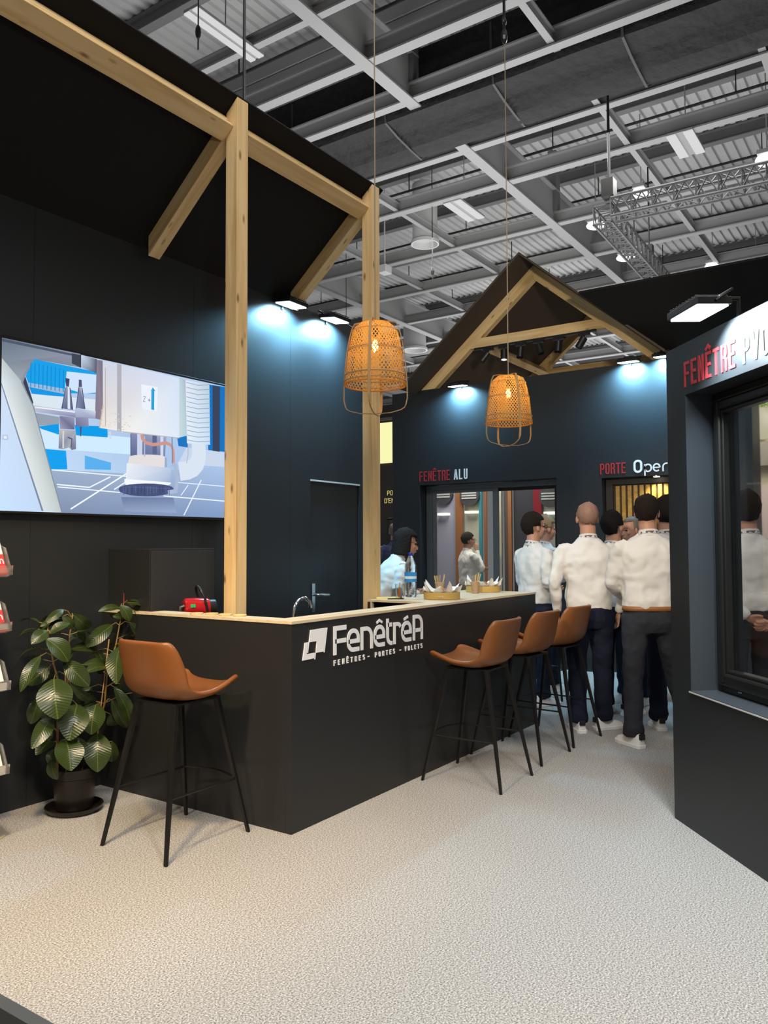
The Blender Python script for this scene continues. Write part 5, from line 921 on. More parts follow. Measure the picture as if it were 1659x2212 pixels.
# ducts
for (x, y, z0, z1, r, lab) in ((16.6, 10.06, 8.9, 10.4, 0.31, 'wide white ventilation duct hanging from the hall roof by the second post'), (24.8, 15.5, 8.7, 10.3, 0.42, 'white round air outlet low in the hall roof behind the nearer lamp')):
    q = MB(); q.lathe([(r, z1), (r, z0+0.1), (r*1.12, z0+0.08), (r*1.12, z0), (r, z0), (r*0.9, z0+0.15), (0.01, z0+0.15)], 28, (x, y, 0)); tag(obj('air_duct', q, mat('pale_duct', (0.42, 0.42, 0.42), 0.5), smooth=40), lab, 'duct')
q = MB(); q.box((-0.15, -0.12, -0.1), (0.15, 0.12, 0.1)); q.tube([(0, 0, 0.1), (0, 0, 2.18)], 0.02, 6); o = obj('hanging_projector', q, mat('pale_duct', (0.42, 0.42, 0.42), 0.5), bevel=0.02); o.location = (16.8, 11.4, 8.6); tag(o, 'small pale box hanging from the hall roof right of the second post', 'projector')
# lattice truss
def ltruss(p0, p1, s_, label, nseg):
    p0 = Vector(p0); p1 = Vector(p1); d = (p1-p0).normalized(); sd_ = d.cross(Vector((0, 0, 1))).normalized(); h = s_/2
    C = [sd_*a+Vector((0, 0, b_)) for a, b_ in ((-h, -h), (h, -h), (h, h), (-h, h))]
    t = empty('lattice_truss', p0); tag(t, label, 'truss')
    q = MB()
    for c in C: q.tube([c, c+p1-p0], 0.026, 6)
    obj('chords', q, m_truss, t)
    q = MB(); L = (p1-p0).length
    for i in range(nseg):
        a = d*(L*i/nseg); b_ = d*(L*(i+0.5)/nseg); c_ = d*(L*(i+1)/nseg)
        for j in range(4):
            A, B = C[j], C[(j+1) % 4]; q.tube([A+a, B+b_], 0.013, 5); q.tube([B+b_, A+c_], 0.013, 5)
        for j in range(4): q.tube([C[j]+a, C[(j+1) % 4]+a], 0.013, 5)
    obj('lattice', q, m_truss, t)
ltruss((12.85, 4.15, 7.0), (13.05, 0.2, 7.0), 0.30, 'black lattice truss running right from the corner to the picture edge', 12)
ltruss((12.9, 4.35, 7.0), (17.3, 4.50, 7.0), 0.30, 'black lattice truss descending from the corner towards the gable', 13)
q = MB(); q.box((12.7, 4.1, 7.2), (12.9, 4.3, 7.5)); q.tube([(12.8, 4.2, 7.5), (12.8, 4.2, 9.0)], 0.02, 6); q.tube([(12.86, 4.2, 7.5), (12.84, 4.2, 9.0)], 0.012, 6); tag(obj('chain_hoist', q, m_black), 'black chain hoist at the corner of the lattice truss', 'hoist')
q = MB(); q.box((15.8, 4.35, 7.2), (15.95, 4.5, 7.42)); q.tube([(15.87, 4.42, 7.4), (15.87, 4.42, 9.0)], 0.015, 6); tag(obj('chain_hoist', q, m_black), 'small chain hoist on the descending lattice truss', 'hoist')
for x, y, z0, lab in ((7.3, 8.0, 8.2, 'thin hanging wire with hook at the upper left beside the strip light'), (18.6, 14.0, 7.0, 'thin hanging wire with hook behind the first pendant lamp'), (15.0, 8.9, 7.3, 'thin hanging wire left of the gable roof')):
    q = MB(); q.tube([(x, y, z0), (x, y, 10.74)], 0.010, 5); q.ell((x, y, z0+0.25), (0.04, 0.04, 0.1), 8, 6); tag(obj('hanging_wire', q, m_black), lab, 'wire')

# ================================================================== BEHIND THE STAND
def panel(name, x, y0, y1, z0, z1, m, label, cat, t=0.05):
    q = MB(); q.box((x, min(y0, y1), z0), (x+t, max(y0, y1), z1)); return tag(obj(name, q, m, bevel=0.002), label, cat)
bth = panel('booth_wall', 12.0, 7.3, 9.6, 0, 4.05, mat('brown_black_booth', (0.028, 0.024, 0.022), 0.6), 'dark booth wall beyond the gap between second post and back wall', 'wall panel')
q = MB(); q.box((-0.03, -0.30, 0), (0.0, 0.35, 0.74)); o = obj('lit_sign', q, emis('yellow_sign', (1.0, 0.98, 0.48), 0.95)); o.location = (12.0, 8.2, 2.98); tag(o, 'plain glowing yellow sign seen through the gap beside the second post', 'sign')
q = MB(); q.box((-0.05, -0.4, 0.0), (0.0, 0.4, 0.05)); o = obj('sign_ledge', q, m_hall2); o.location = (12.0, 8.2, 3.76); tag(o, 'grey ledge above the glowing yellow sign', 'ledge')
q = MB(); text(q, 'PORTES', -8.10, 2.39, 0.085, t=0.12, aspect=0.6, gap=0.2); text(q, "D'ENTRÉE", -8.16, 2.25, 0.085, t=0.12, aspect=0.6, gap=0.2)
o = obj('booth_lettering', q, emis('yellow_letters', (0.9, 0.75, 0.25), 0.7)); o.matrix_world = Matrix.Translation(Vector((11.99, 0, 0))) @ Matrix.Rotation(-math.pi/2, 4, 'Z'); tag(o, 'yellow lettering on the dark booth wall beyond the gap', 'lettering')
q = MB(); q.tube([(11.6, 7.78, 0), (11.6, 7.78, 1.93)], 0.06, 16); q.ell((11.6, 7.78, 1.95), (0.07, 0.07, 0.02), 12, 4); tag(obj('bollard_post', q, m_blackp, smooth=40), 'black round post in the gap left of the back wall', 'post')
# display boards seen through the patio window
BD = [(6.80, 6.70, (0.20, 0.09, 0.05), 'brown wood door sample at the left edge of the patio glass'), (6.68, 6.26, (0.34, 0.33, 0.42), 'mauve-grey door panel behind the left patio glass'),
      (6.25, 6.12, (0.30, 0.12, 0.045), 'orange-brown wood door sample behind the left patio glass'), (6.11, 5.84, (0.50, 0.49, 0.38), 'pale cream display board behind the left patio glass'),
      (5.83, 5.78, (0.05, 0.25, 0.30), 'narrow teal sample strip behind the left patio glass'), (5.77, 5.73, (0.28, 0.11, 0.05), 'narrow brown sample strip by the meeting frame of the patio glass'),
      (5.56, 5.44, (0.40, 0.40, 0.36), 'narrow pale glass display behind the right patio glass'), (5.42, 5.34, (0.10, 0.07, 0.06), 'dark brown sample board behind the right patio glass'),
      (5.33, 5.27, (0.34, 0.14, 0.05), 'orange wood strip behind the right patio glass'), (5.26, 4.92, (0.045, 0.045, 0.055), 'charcoal display board behind the right patio glass'),
      (4.91, 4.78, (0.24, 0.012, 0.022), 'dark red sample board behind the right patio glass'), (4.77, 4.40, (0.36, 0.36, 0.30), 'pale booth panel at the right edge of the patio glass')]
for i, (a, b_, c, lab) in enumerate(BD):
    panel('sample_board', 11.2+0.06*(i % 2), a, b_, 0.02, 2.75, mat('board_%s' % 'abcdefghijkl'[i], c, 0.35), lab, 'display board', 0.04)
for y0, y1, z, lab in ((6.55, 6.38, 1.98, 'short white light bar on the mauve panel'), (6.05, 5.86, 2.0, 'short white light bar on the cream board'), (4.72, 4.55, 1.95, 'short white light bar at the right end of the patio glass')):
    q = MB(); q.box((11.14, min(y0, y1), z-0.02), (11.262, max(y0, y1), z+0.02)); tag(obj('light_bar', q, emis('light_bar', (1, 0.97, 0.85), 1.2)), lab, 'light')
q = MB(); q.box((11.14, 5.48, 1.30), (11.203, 5.52, 2.05)); tag(obj('light_bar', q, emis('light_bar_warm', (1, 0.8, 0.3), 1.2)), 'upright warm light strip behind the right patio glass', 'light')
for y, z, lab in ((6.48, 2.30, 'round dark header disc on the mauve panel'), (5.97, 2.26, 'round dark header disc on the cream board'), (4.62, 2.2, 'round dark header disc at the right end of the glass')):
    t = empty('header_disc', (11.203 if y > 6.2 else 11.144, y, z)); tag(t, lab, 'sign')
    q = MB(); q.tube([(0, 0, 0), (0.055, 0, 0)], 0.17, 24); obj('disc', q, mat('dark_disc', (0.05, 0.05, 0.055), 0.5), t)
    q = MB()
    for dz in (-0.04, 0.0, 0.04): q.box((-0.01, -0.13, dz-0.012), (-0.002, 0.13, dz+0.012))
    obj('pale_stripes', q, mat('pale_stripe', (0.5, 0.5, 0.5), 0.5), t)
q = MB(); text(q, "PORTES D'ENTRÉE", -6.09, 2.06, 0.04, t=0.12, gap=0.08, aspect=0.34); text(q, 'ALU', -6.0, 1.99, 0.045, t=0.14)
o = obj('board_lettering', q, mat('gold_print', (0.5, 0.42, 0.15), 0.5)); o.matrix_world = Matrix.Translation(Vector((11.19, 0, 0))) @ Matrix.Rotation(-math.pi/2, 4, 'Z'); tag(o, 'small pale gold lettering on the cream display board', 'lettering')
lamp('booth_fill', 'AREA', (10.2, 5.6, 3.3), 60, (1, 0.95, 0.85), 1.2, 1.2, (10.8, 5.6, 0))  # added fill so the display boards show behind the glass
# beyond the right-hand window: bright beige booth
bb = panel('booth_wall', 13.0, -3, 2.45, 0, 3.7, mat('beige_booth', (0.52, 0.47, 0.36), 0.6), 'bright beige booth wall seen through the right-hand window', 'wall panel')
panel('grey_shelf', 12.8, -1, 2.35, 2.63, 2.98, mat('shelf_grey', (0.16, 0.15, 0.13), 0.6), 'grey shelf front on the beige booth wall', 'shelf', 0.2)
panel('pink_board', 12.94, -1, 2.30, 0.3, 2.35, mat('pinkish_board', (0.52, 0.42, 0.42), 0.6), 'pale pinkish board low on the beige booth wall', 'display board')
q = MB(); q.ell((12.85, 1.98, 3.26), (0.10, 0.17, 0.24), 24, 14); q.tube([(12.85, 2.06, 2.98), (12.85, 2.06, 3.08)], 0.03, 8); tag(obj('round_vase', q, emis('lit_globe', (1, 0.93, 0.66), 0.5), smooth=50), 'cream rounded glowing lamp on the grey shelf beyond the right-hand window', 'lamp')
q = MB(); rg = random.Random(2)
for i in range(420):
    a = Vector((12.85+rg.uniform(-.08, .08), 1.9+rg.uniform(-0.35, 0.3), 3.50+rg.uniform(0, .07))); d = Vector((rg.uniform(-1, 1), rg.uniform(-1, 1), rg.uniform(0, 1.3))).normalized()*0.05; s_ = Vector((rg.uniform(-1, 1), rg.uniform(-1, 1), 0)).normalized()*0.008
    q.add([a-s_, a+s_, a+d+s_*0.3, a+d-s_*0.3], [(0, 1, 2, 3)])
o = obj('green_garland', q, mat('bright_green', (0.12, 0.24, 0.03), 0.6)); tag(o, 'strip of green foliage above the cream lamp', 'foliage'); o['kind'] = 'stuff'
lamp('booth_fill', 'AREA', (12.0, 1.5, 3.6), 45, (1, 0.93, 0.78), 1.0, 1.0, (12.8, 1.8, 1.5))
# ================================================================== PEOPLE
def smat(name, col, rough, bump, **k):
    return mat(name, col, rough, bump=bump, **k)
m_skin = smat('skin', (0.52, 0.27, 0.18), 0.5, (40, 0.15, 0.002)); nodes(m_skin)[1].inputs['Subsurface Weight'].default_value = 0.12; nodes(m_skin)[1].inputs['Subsurface Radius'].default_value = (0.02, 0.008, 0.004)
m_shirt = smat('white_shirt', (0.74, 0.715, 0.68), 0.8, (6, 0.55, 0.03))
for n_ in m_shirt.node_tree.nodes:
    if n_.bl_idname == 'ShaderNodeTexNoise': n_.inputs['Distortion'].default_value = 0.9; n_.inputs['Detail'].default_value = 1.5
m_navy = smat('navy_trousers', (0.012, 0.015, 0.030), 0.85, (10, 0.5, 0.03), spec=0.2)
m_char = smat('charcoal_trousers', (0.030, 0.032, 0.040), 0.85, (10, 0.5, 0.03), spec=0.2)
m_khaki = smat('khaki_trousers', (0.16, 0.13, 0.07), 0.85, (10, 0.5, 0.03))
m_suit = smat('navy_suit', (0.045, 0.055, 0.12), 0.85, (10, 0.4, 0.03), spec=0.2)
m_belt = mat('tan_belt', (0.30, 0.12, 0.035), 0.45)
m_shoe = mat('white_trainer', (0.80, 0.78, 0.74), 0.5)
m_hb = smat('brown_hair', (0.016, 0.010, 0.007), 0.8, (110, 1.0, 0.012), spec=0.25); m_hk = smat('black_hair', (0.008, 0.006, 0.006), 0.8, (110, 1.0, 0.012), spec=0.25)
m_hg = smat('grey_hair', (0.16, 0.14, 0.12), 0.6, (160, 0.6, 0.004)); m_hl = smat('fair_hair', (0.28, 0.19, 0.10), 0.55, (160, 0.6, 0.004)); m_stub = smat('shaved_hair', (0.30, 0.17, 0.12), 0.6, (200, 0.4, 0.002))
tex = bpy.data.textures.new('cloth_folds', 'CLOUDS'); tex.noise_scale = 0.10; tex.noise_depth = 1
def rx(v, a, c):  # rotate about x axis through c
    v = Vector(v)-Vector(c); return Matrix.Rotation(a, 3, 'X') @ v+Vector(c)
def remesh(o, vs, sm=3):
    r = o.modifiers.new('remesh', 'REMESH'); r.mode = 'VOXEL'; r.voxel_size = vs; r.use_smooth_shade = True
    s_ = o.modifiers.new('smooth', 'SMOOTH'); s_.factor = 0.5; s_.iterations = sm
def rings_body(rs, T, n=24, p=2.4):
    out = []
    for z, hx, hy, oy in rs:
        ring = []
        for j in range(n):
            a = math.tau*j/n; c, s_ = math.cos(a), math.sin(a)
            ring.append(T(Vector((math.copysign(abs(c)**(2/p), c)*hx, oy+math.copysign(abs(s_)**(2/p), s_)*hy, z))))
        out.append(ring)
    return out
def person(name, loc, rz, label, H=1.8, lean=0, arms=None, feet=None, head=(0, 0), hair=None, hairm=None, shirt=None, trousers=None, belt=None, fem=False, glasses=False, shoes=True, sidearms=None, shirtz=0.985, lanyard=True, width=1.0, facing_side=True):
    shirt = shirt or m_shirt; trousers = trousers or m_navy
    t = empty('person', (*loc, 0), R_(rz)); t.scale = (H/1.8,)*3; tag(t, label, 'person')
    hipc = Vector((0, 0, 0.95)); la = -R_(lean)
    T = lambda v: rx(v, la, hipc)
    W = width*(0.88 if fem else 1.0)
    # --- joints
    sh = [T((s_*0.185*W, -0.005, 1.455)) for s_ in (-1, 1)]
    A = arms or [((-0.27, -0.03, 1.17), (-0.25, 0.03, 0.92)), ((0.27, -0.03, 1.17), (0.25, 0.03, 0.92))]
    F = feet or [((-0.11, 0.0), 8), ((0.11, 0.0), -8)]
    hip = [Vector((s_*0.095*W, 0, 0.92)) for s_ in (-1, 1)]
    ank = [Vector((f[0][0], f[0][1], 0.09)) for f in F]
    knee = [hip[i].lerp(ank[i], 0.53)+Vector((0, 0.03, 0)) for i in (0, 1)]
    # --- body: one continuous skin surface
    q = MB()
    hc = T((0, 0.014, 1.684)); HR = Matrix.Rotation(la*0.55, 3, 'X') @ Matrix.Rotation(R_(head[0]), 3, 'Z') @ Matrix.Rotation(R_(head[1]), 3, 'X')
    h_ = lambda v: HR @ (Vector(v)*1.05)+hc
    def he(c, r, rot=None): q.ell(h_(c), tuple(1.05*k for k in r), 18, 12, HR if rot is None else HR @ rot)
    he((0, -0.018, 0.025), (0.074, 0.094, 0.086)); he((0, 0.022, -0.035), (0.060, 0.068, 0.078)); he((0, 0.050, -0.088), (0.030, 0.030, 0.024)); he((0, 0.030, -0.070), (0.050, 0.045, 0.035))
    he((0, 0.093, -0.028), (0.011, 0.018, 0.022)); he((0, 0.100, -0.038), (0.014, 0.012, 0.010)); he((0, 0.080, 0.012), (0.040, 0.012, 0.012)); he((0, 0.084, -0.062), (0.022, 0.010, 0.006)); he((0, 0.082, -0.071), (0.019, 0.010, 0.006))
    for s_ in (-1, 1): he((s_*0.078, -0.005, -0.012), (0.009, 0.018, 0.031), Matrix.Rotation(R_(s_*-18), 3, 'Z')); he((s_*0.042, 0.060, -0.028), (0.018, 0.016, 0.018))
    q.tube([T((0, -0.02, 1.44)), T((0, -0.012, 1.52)), h_((0, -0.018, -0.06))], [0.074, 0.063, 0.062] if not fem else [0.052, 0.046, 0.045], 16)
    q.loft(rings_body([(0.86, .12*W, .09, 0), (0.97, .14*W, .095, 0), (1.1, .13*W, .09, 0), (1.28, .15*W, .1, 0), (1.42, .15*W, .085, -.005), (1.47, .10*W, .06, -.008)], T, 20))
    for i, s_ in enumerate((-1, 1)):
        el, wr = Vector(A[i][0]), Vector(A[i][1]); q.tube([sh[i], el], [0.045, 0.036], 10); q.tube([el, wr], [0.036, 0.024], 10)
        d = (wr-el).normalized(); fwd = Vector(A[i][2]) if len(A[i]) > 2 else d; fwd = (fwd*0.9+d*0.3).normalized()
        side = fwd.cross(Vector((s_, 0, 0.25))).normalized(); pn = side.cross(fwd).normalized()
        pal = wr+fwd*0.045; q.tube([wr, wr+fwd*0.03, wr+fwd*0.085], [0.024, 0.031, 0.033], 10, flat=0.45, upv=pn)
        for k, (L, o_) in enumerate(((0.070, -0.030), (0.080, -0.010), (0.076, 0.011), (0.060, 0.030))):
            b0 = wr+fwd*0.08+side*o_; b1 = b0+fwd*L*0.45; b2 = b1+(fwd*0.75-pn*s_*0.6).normalized()*L*0.35; b3 = b2+(fwd*0.3-pn*s_*0.9).normalized()*L*0.25
            q.tube([b0, b1, b2, b3], [0.0088, 0.0085, 0.0078, 0.0062], 7)
        t0 = wr+fwd*0.025+side*-0.024; q.tube([t0, t0+fwd*0.03-side*0.020, t0+fwd*0.06-side*0.026], [0.012, 0.0105, 0.008], 7)
        q.tube([hip[i]+Vector((0, 0, 0.02)), knee[i], ank[i]-Vector((0, 0, 0.03))], [0.07, 0.048, 0.036], 12)
    body = obj('body', q, m_skin, t, smooth=True); remesh(body, 0.0055, 2)
    # eyes, brows, glasses
    for s_ in (-1, 1):
        q = MB(); q.ell(h_((s_*0.031, 0.072, 0.0)), (0.012, 0.010, 0.007), 10, 6); obj('eye', q, mat('eye_dark', (0.03, 0.02, 0.015), 0.2), t, smooth=True)
        if not fem or True:
            q = MB(); q.tube([h_((s_*0.014, 0.090, 0.020)), h_((s_*0.034, 0.088, 0.026)), h_((s_*0.054, 0.072, 0.020))], 0.0035, 5); obj('eyebrow', q, m_hb, t)
    q = MB(); q.ell(h_((0, 0.090, -0.066)), (0.020, 0.006, 0.007), 10, 6); obj('lips', q, mat('lips', (0.40, 0.14, 0.11), 0.5), t, smooth=True)
    if glasses:
        q = MB()
        for s_ in (-1, 1):
            q.tube([h_((s_*0.034+0.024*math.cos(a), 0.098, 0.018*math.sin(a))) for a in [math.tau*i/16 for i in range(17)]], 0.0022, 5); q.tube([h_((s_*0.058, 0.097, 0.006)), h_((s_*0.082, 0.02, 0.006)), h_((s_*0.082, -0.012, -0.004))], 0.0022, 5)
        q.tube([h_((-0.010, 0.10, 0.004)), h_((0.010, 0.10, 0.004))], 0.002, 5); obj('glasses', q, m_black, t)
    # --- hair
    if hair:
        n, m = 36, 20; q = MB(); vs = []; fs = []; keep = {}
        for i in range(m+1):
            for j in range(n):
                th_ = math.pi*i/m; ph = math.tau*j/n; d = Vector((math.sin(th_)*math.cos(ph), math.sin(th_)*math.sin(ph), math.cos(th_)))
                r = Vector((0.080, 0.101, 0.093)); c = Vector((0, -0.018, 0.027)); th2 = 0.0 if hair == 'stubble' else 0.006 if hair == 'short' else 0.014
                up_k = max(0, d.z)
                p = Vector((d.x*(r.x+th2*0.6), d.y*(r.y+th2*0.7), d.z*(r.z+th2+0.010*up_k*(hair == 'full'))))+c+d*(0.007*noise.noise(d*9)+0.004*noise.noise(d*22))
                if hair == 'bob' and d.z < 0.1 and p.y < 0.055: 
                    kz = min(1, (0.1-d.z)); p = Vector((d.x/max(0.25, math.hypot(d.x, d.y))*(0.092+0.012*kz), d.y/max(0.25, math.hypot(d.x, d.y))*(0.108)-0.018, 0.03-0.165*kz))
                    ok = p.z > -0.125 and d.z > -0.93
                    if d.y > 0.35: ok = False
                else:
                    line = -0.075 if d.y < -0.2 else (-0.02 if d.y < 0.25 else 0.052)
                    if hair == 'stubble': line = -0.05 if d.y < -0.1 else (0.0 if d.y < 0.3 else 0.07)
                    if abs(d.x) > 0.75 and -0.2 <= d.y < 0.35: line = -0.005
                    ok = (p.z > line) and not (d.y > 0.55 and p.z < 0.055)
                keep[i, j] = ok; vs.append(h_(p))
        for i in range(m):
            for j in range(n):
                k = (j+1) % n
                if keep[i, j] and keep[i, k] and keep[i+1, j] and keep[i+1, k]: fs.append((i*n+j, (i+1)*n+j, (i+1)*n+k, i*n+k))
        q.add(vs, fs); o = obj('hair', q, hairm or m_hb, t, smooth=True); s_ = o.modifiers.new('s', 'SOLIDIFY'); s_.thickness = 0.010 if hair != 'stubble' else 0.004; s_.offset = -0.3
    # --- shirt
    q = MB(); sz = shirtz
    q.loft(rings_body([(sz-0.03, .168*W, .122, .0), (sz+0.03, .176*W, .132, .0), (1.12, .172*W, .128, .004), (1.24, .184*W, .130, .0), (1.34, .192*W, .132, -.004), (1.40, .186*W, .118, -.008), (1.445, .158*W, .094, -.012), (1.485, .116*W, .078, -.014), (1.52, .080, .068, -.012), (1.535, .070, .064, -.012)], T, 28, 2.6))
    for i, s_ in enumerate((-1, 1)):
        el, wr = Vector(A[i][0]), Vector(A[i][1]); md = sh[i].lerp(el, 0.5)
        q.tube([sh[i]+Vector((-s_*0.055, 0, -0.005)), sh[i]+Vector((s_*0.004, 0, -0.034)), sh[i].lerp(el, 0.3)+Vector((s_*0.006, 0, 0)), md, el, el.lerp(wr, 0.15)], [0.048, 0.060, 0.064, 0.062, 0.055, 0.054], 14); q.tube([sh[i].lerp(el, 0.85), el, el.lerp(wr, 0.5), el.lerp(wr, 0.86), wr], [0.052, 0.054, 0.049, 0.041, 0.038], 14)
    so = obj('shirt' if shirt is not m_suit else 'suit_jacket', q, shirt, t, smooth=True); remesh(so, 0.012, 3)
    dm = so.modifiers.new('folds', 'DISPLACE'); dm.texture = tex; dm.strength = 0.030; dm.mid_level = 0.5
    dm.texture_coords = 'GLOBAL'
    q = MB(); q.loft([[T(Vector((r*math.cos(math.tau*j/24), r*0.98*math.sin(math.tau*j/24)-0.012, z+0.012*-math.sin(math.tau*j/24)))) for j in range(24)] for r, z in ((0.076, 1.502), (0.069, 1.548), (0.064, 1.548), (0.068, 1.50))]); obj('collar', q, shirt, t, smooth=50)
    if lanyard:
        q = MB(); q.loft([[T(Vector((r*math.cos(math.tau*j/24), r*0.98*math.sin(math.tau*j/24)-0.012, z+0.016*-math.sin(math.tau*j/24)))) for j in range(24)] for r, z in ((0.0775, 1.515), (0.0735, 1.530))], caps=False)
        lm = mat('printed_lanyard', (0.7, 0.68, 0.66), 0.6)
        if 'lan' not in MATS:
            MATS['lan'] = 1; nt, b = nodes(lm); c = nt.nodes.new('ShaderNodeTexNoise'); c.inputs['Scale'].default_value = 45; r2 = nt.nodes.new('ShaderNodeValToRGB'); tc = nt.nodes.new('ShaderNodeTexCoord')
            r2.color_ramp.elements[0].position = 0.44; r2.color_ramp.elements[0].color = (0.12, 0.08, 0.10, 1); r2.color_ramp.elements[1].position = 0.50; r2.color_ramp.elements[1].color = (0.75, 0.74, 0.73, 1)
            nt.links.new(tc.outputs['Object'], c.inputs['Vector']); nt.links.new(c.outputs['Fac'], r2.inputs[0]); nt.links.new(r2.outputs[0], b.inputs['Base Color'])
        obj('lanyard', q, lm, t, smooth=True)
    # --- trousers
    q = MB(); q.loft(rings_body([(0.80, .150*W, .100, -.01), (0.88, .170*W, .128, -.012), (0.96, .166*W, .122, -.004), (1.035, .158*W, .115, 0)], lambda v: v, 24, 2.4))
    for i in (0, 1):
        a, k, b_ = hip[i]+Vector((0, -0.012, 0.0)), knee[i], ank[i]
        lo = k.lerp(b_, 0.8)
        q.tube([a, a.lerp(k, 0.35), k, k.lerp(b_, 0.4), lo, b_+Vector((0, 0.005, 0.035)), b_+Vector((0, 0.012, -0.015))], [0.100, 0.094, 0.074, 0.070, 0.066, 0.074, 0.070], 16)
    tr_o = obj('trousers', q, trousers, t, smooth=True); remesh(tr_o, 0.012, 3)
    dm = tr_o.modifiers.new('folds', 'DISPLACE'); dm.texture = tex; dm.strength = 0.022; dm.mid_level = 0.5; dm.texture_coords = 'GLOBAL'
    if belt:
        q = MB(); r1 = rings_body([(sz-0.038, .1745*W, .130, -.002), (sz-0.004, .1725*W, .128, -.002)], lambda v: v, 28, 2.4); q.loft(r1, caps=False); o = obj('belt', q, m_belt, t, smooth=True); s_ = o.modifiers.new('s', 'SOLIDIFY'); s_.thickness = 0.008
    # --- shoes
    if shoes:
        for i in (0, 1):
            a = R_(F[i][1]); M = Matrix.Translation((F[i][0][0], F[i][0][1], 0)) @ Matrix.Rotation(a, 4, 'Z')
            prof2 = [(-0.090, .028, .078), (-0.078, .038, .098), (-0.04, .041, .106), (0.02, .043, .100), (0.065, .048, .082), (0.11, .052, .064), (0.15, .046, .056), (0.178, .026, .044)]
            q = MB(); rings = []
            for y, hw, zt in prof2:
                rings.append([(hw*math.cos(b_)*(1 if math.sin(b_) < 0.3 else 0.86), y, 0.022+(zt-0.022)*max(0, math.sin(b_))) if math.sin(b_) >= 0 else (hw*math.cos(b_), y, 0.022) for b_ in [math.tau*j/16 for j in range(16)]])
            q.loft(rings); q.xf(M); so2 = obj('trainer', q, m_shoe, t, smooth=True); sb = so2.modifiers.new('sub', 'SUBSURF'); sb.levels = 1; sb.render_levels = 1
            q = MB(); q.loft([[(hw*1.06*math.cos(b_), y*1.0+(0.012 if k in (0,) else 0)*0, zz) for b_ in (0,)] for k, (y, hw, zt) in enumerate(prof2) for zz in (0,)][:0] or [[((hw+0.004)*sx, y, zz) for sx, zz in ((-1, 0.0), (1, 0.0), (1, 0.028), (-1, 0.028))] for y, hw, zt in [(-0.095, .020, 0)]+prof2+[(0.186, .014, 0)]]); q.xf(M); obj('sole', q, mat('white_sole', (0.82, 0.80, 0.78), 0.5), so2, bevel=0.004)
            q = MB(); q.box((-0.022, -0.098, 0.062), (0.022, -0.076, 0.104)); q.xf(M); obj('heel_tab', q, m_blackp, so2, bevel=0.006)
    return t
AW = -55.7
back_arms = [((-0.275, -0.05, 1.17), (-0.245, 0.03, 0.93), (0.1, 0.2, -0.9)), ((0.275, -0.05, 1.17), (0.245, 0.03, 0.93), (-0.1, 0.2, -0.9))]
person('bald', (6.22, 2.26), AW-4, 'bald man in a white shirt and navy trousers, standing with hands in pockets', H=1.80, arms=back_arms, feet=[((-0.10, -0.06), 8), ((0.11, 0.02), -62)], hair='stubble', hairm=m_stub, width=1.04)
person('right', (6.07, 1.74), AW-2, 'dark-haired man in white shirt, tan belt and charcoal trousers, back turned', H=1.83, arms=[((-0.25, 0.06, 1.16), (-0.14, 0.24, 1.05), (1, 0.3, 0)), ((0.27, 0.02, 1.17), (0.16, 0.22, 1.04), (-1, .3, 0))], feet=[((-0.16, -0.12), 24), ((0.28, 0.04), -10)], head=(-22, 4), hair='short', hairm=m_hb, trousers=m_char, belt=True, width=1.12, shirtz=1.0)
person('mid', (6.87, 2.27), -95, 'dark-haired man in white shirt and dark jeans, half hidden behind the bald man', H=1.74, feet=[((-0.10, 0.02), 8), ((0.10, 0.08), -20)], head=(-10, 6), hair='full', hairm=m_hk)
person('grey', (7.50, 2.30), 70, 'man with cropped greying hair, only his forehead and eyes showing between the heads', H=1.72, head=(-15, -6), hair='stubble', hairm=m_hg)
person('farright', (6.74, 1.78), AW-6, 'black-haired man in a white shirt, mostly hidden behind the diagonal wall edge', H=1.84, feet=[((-0.12, -0.16), 2), ((0.14, 0.02), -10)], hair='full', hairm=m_hk)
person('glasses', (6.96, 3.05), -118, 'dark-haired man with glasses in a white shirt, in profile beyond the bar end', H=1.75, arms=[((-0.24, 0.02, 1.16), (-0.05, 0.22, 1.10), (1, 0.2, 0)), ((0.25, -0.04, 1.15), (0.06, 0.20, 1.08), (-1, 0.2, 0))], head=(-14, 4), hair='full', hairm=m_hb, glasses=True, width=1.04)
person('fair', (7.70, 3.25), -120, 'fair-haired man in a white shirt, behind the dark-haired man with glasses', H=1.75, head=(-10, -4), hair='full', hairm=m_hl, arms=[((-0.24, 0.02, 1.16), (-0.10, 0.24, 1.20), (1, 0.2, 0)), ((0.25, -0.04, 1.15), (0.10, 0.26, 1.22), (0, 0.6, 0.5))])
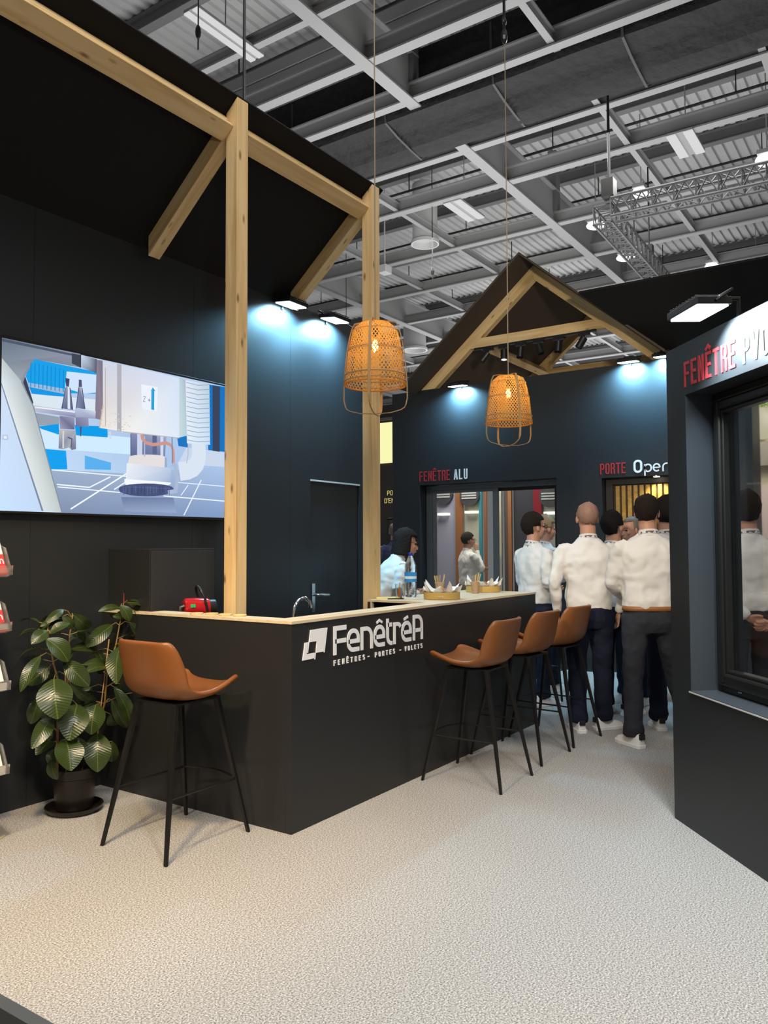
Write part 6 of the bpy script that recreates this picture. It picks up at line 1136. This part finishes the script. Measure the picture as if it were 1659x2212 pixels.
person('woman', (5.54, 3.86), -122, 'woman with a dark brown bob and glasses in a white shirt, leaning on the bar', H=1.66, lean=24, arms=[((-0.24, 0.18, 1.22), (-0.10, 0.40, 1.16), (1, 0.4, 0)), ((0.245, 0.10, 1.20), (0.16, 0.34, 1.14), (-0.5, 0.9, 0))], head=(-12, 4), hair='bob', hairm=m_hb, glasses=True, fem=True, lanyard=False)
wm = person('window', (6.10, 1.05), AW-3, 'man with hands clasped behind his back, seen through the right-hand window', H=1.82, arms=[((-0.27, -0.09, 1.17), (-0.09, -0.19, 0.96), (1, -0.15, -0.25)), ((0.27, -0.09, 1.17), (0.09, -0.20, 0.94), (-1, -0.15, -0.2))], head=(-12, 4), hair='full', hairm=m_hb, trousers=m_char, width=1.06, shirtz=1.02)
q = MB(); q.tube([(-0.135, -0.165, 0.985), (-0.112, -0.178, 0.972)], 0.034, 20); obj('wrist_watch', q, m_steel, wm, smooth=40)
person('suit', (10.0, 6.62), AW, 'person in a blue suit jacket, seen through the gap behind the leaning woman', H=1.80, hair='short', hairm=m_hg, shirt=m_suit, trousers=m_suit, lanyard=False)
person('gapman', (10.55, 7.40), -100, 'person in a dark blue jacket, right beside the second pine post in the gap', H=1.72, hair='short', hairm=m_hb, shirt=m_suit, trousers=m_suit, lanyard=False)
person('glassman', (10.55, 5.68), -125, 'man in khaki trousers with a hand at his mouth, behind the patio glass', H=1.66, hair='short', hairm=m_hb, glasses=True, trousers=m_khaki, arms=[((-0.22, 0.10, 1.18), (-0.02, 0.24, 1.20), (1, 0.2, 0.1)), ((0.22, 0.14, 1.20), (0.05, 0.14, 1.50), (-0.2, 0.1, 1))], lanyard=False)
q = MB(); q.box((-0.11, -0.002, -0.15), (0.11, 0.002, 0.15)); lf_ = obj('leaflet', q, mat('leaflet_paper', (0.75, 0.74, 0.74), 0.5)); lf_.location = (7.55, 2.92, 1.33); lf_.rotation_euler = (R_(-12), 0, R_(-50)); tag(lf_, 'white printed leaflet held up beside the man with glasses', 'leaflet')
q = MB(); q.box((-0.10, -0.004, 0.10), (0.10, -0.002, 0.14)); obj('leaflet_header', q, mat('dark_print', (0.05, 0.05, 0.06), 0.5), lf_)
q = MB(); q.box((-0.04, -0.004, -0.14), (0.04, -0.002, -0.07)); q.box((-0.06, -0.004, 0.0), (0.06, -0.002, 0.015)); obj('red_block', q, m_red, lf_)
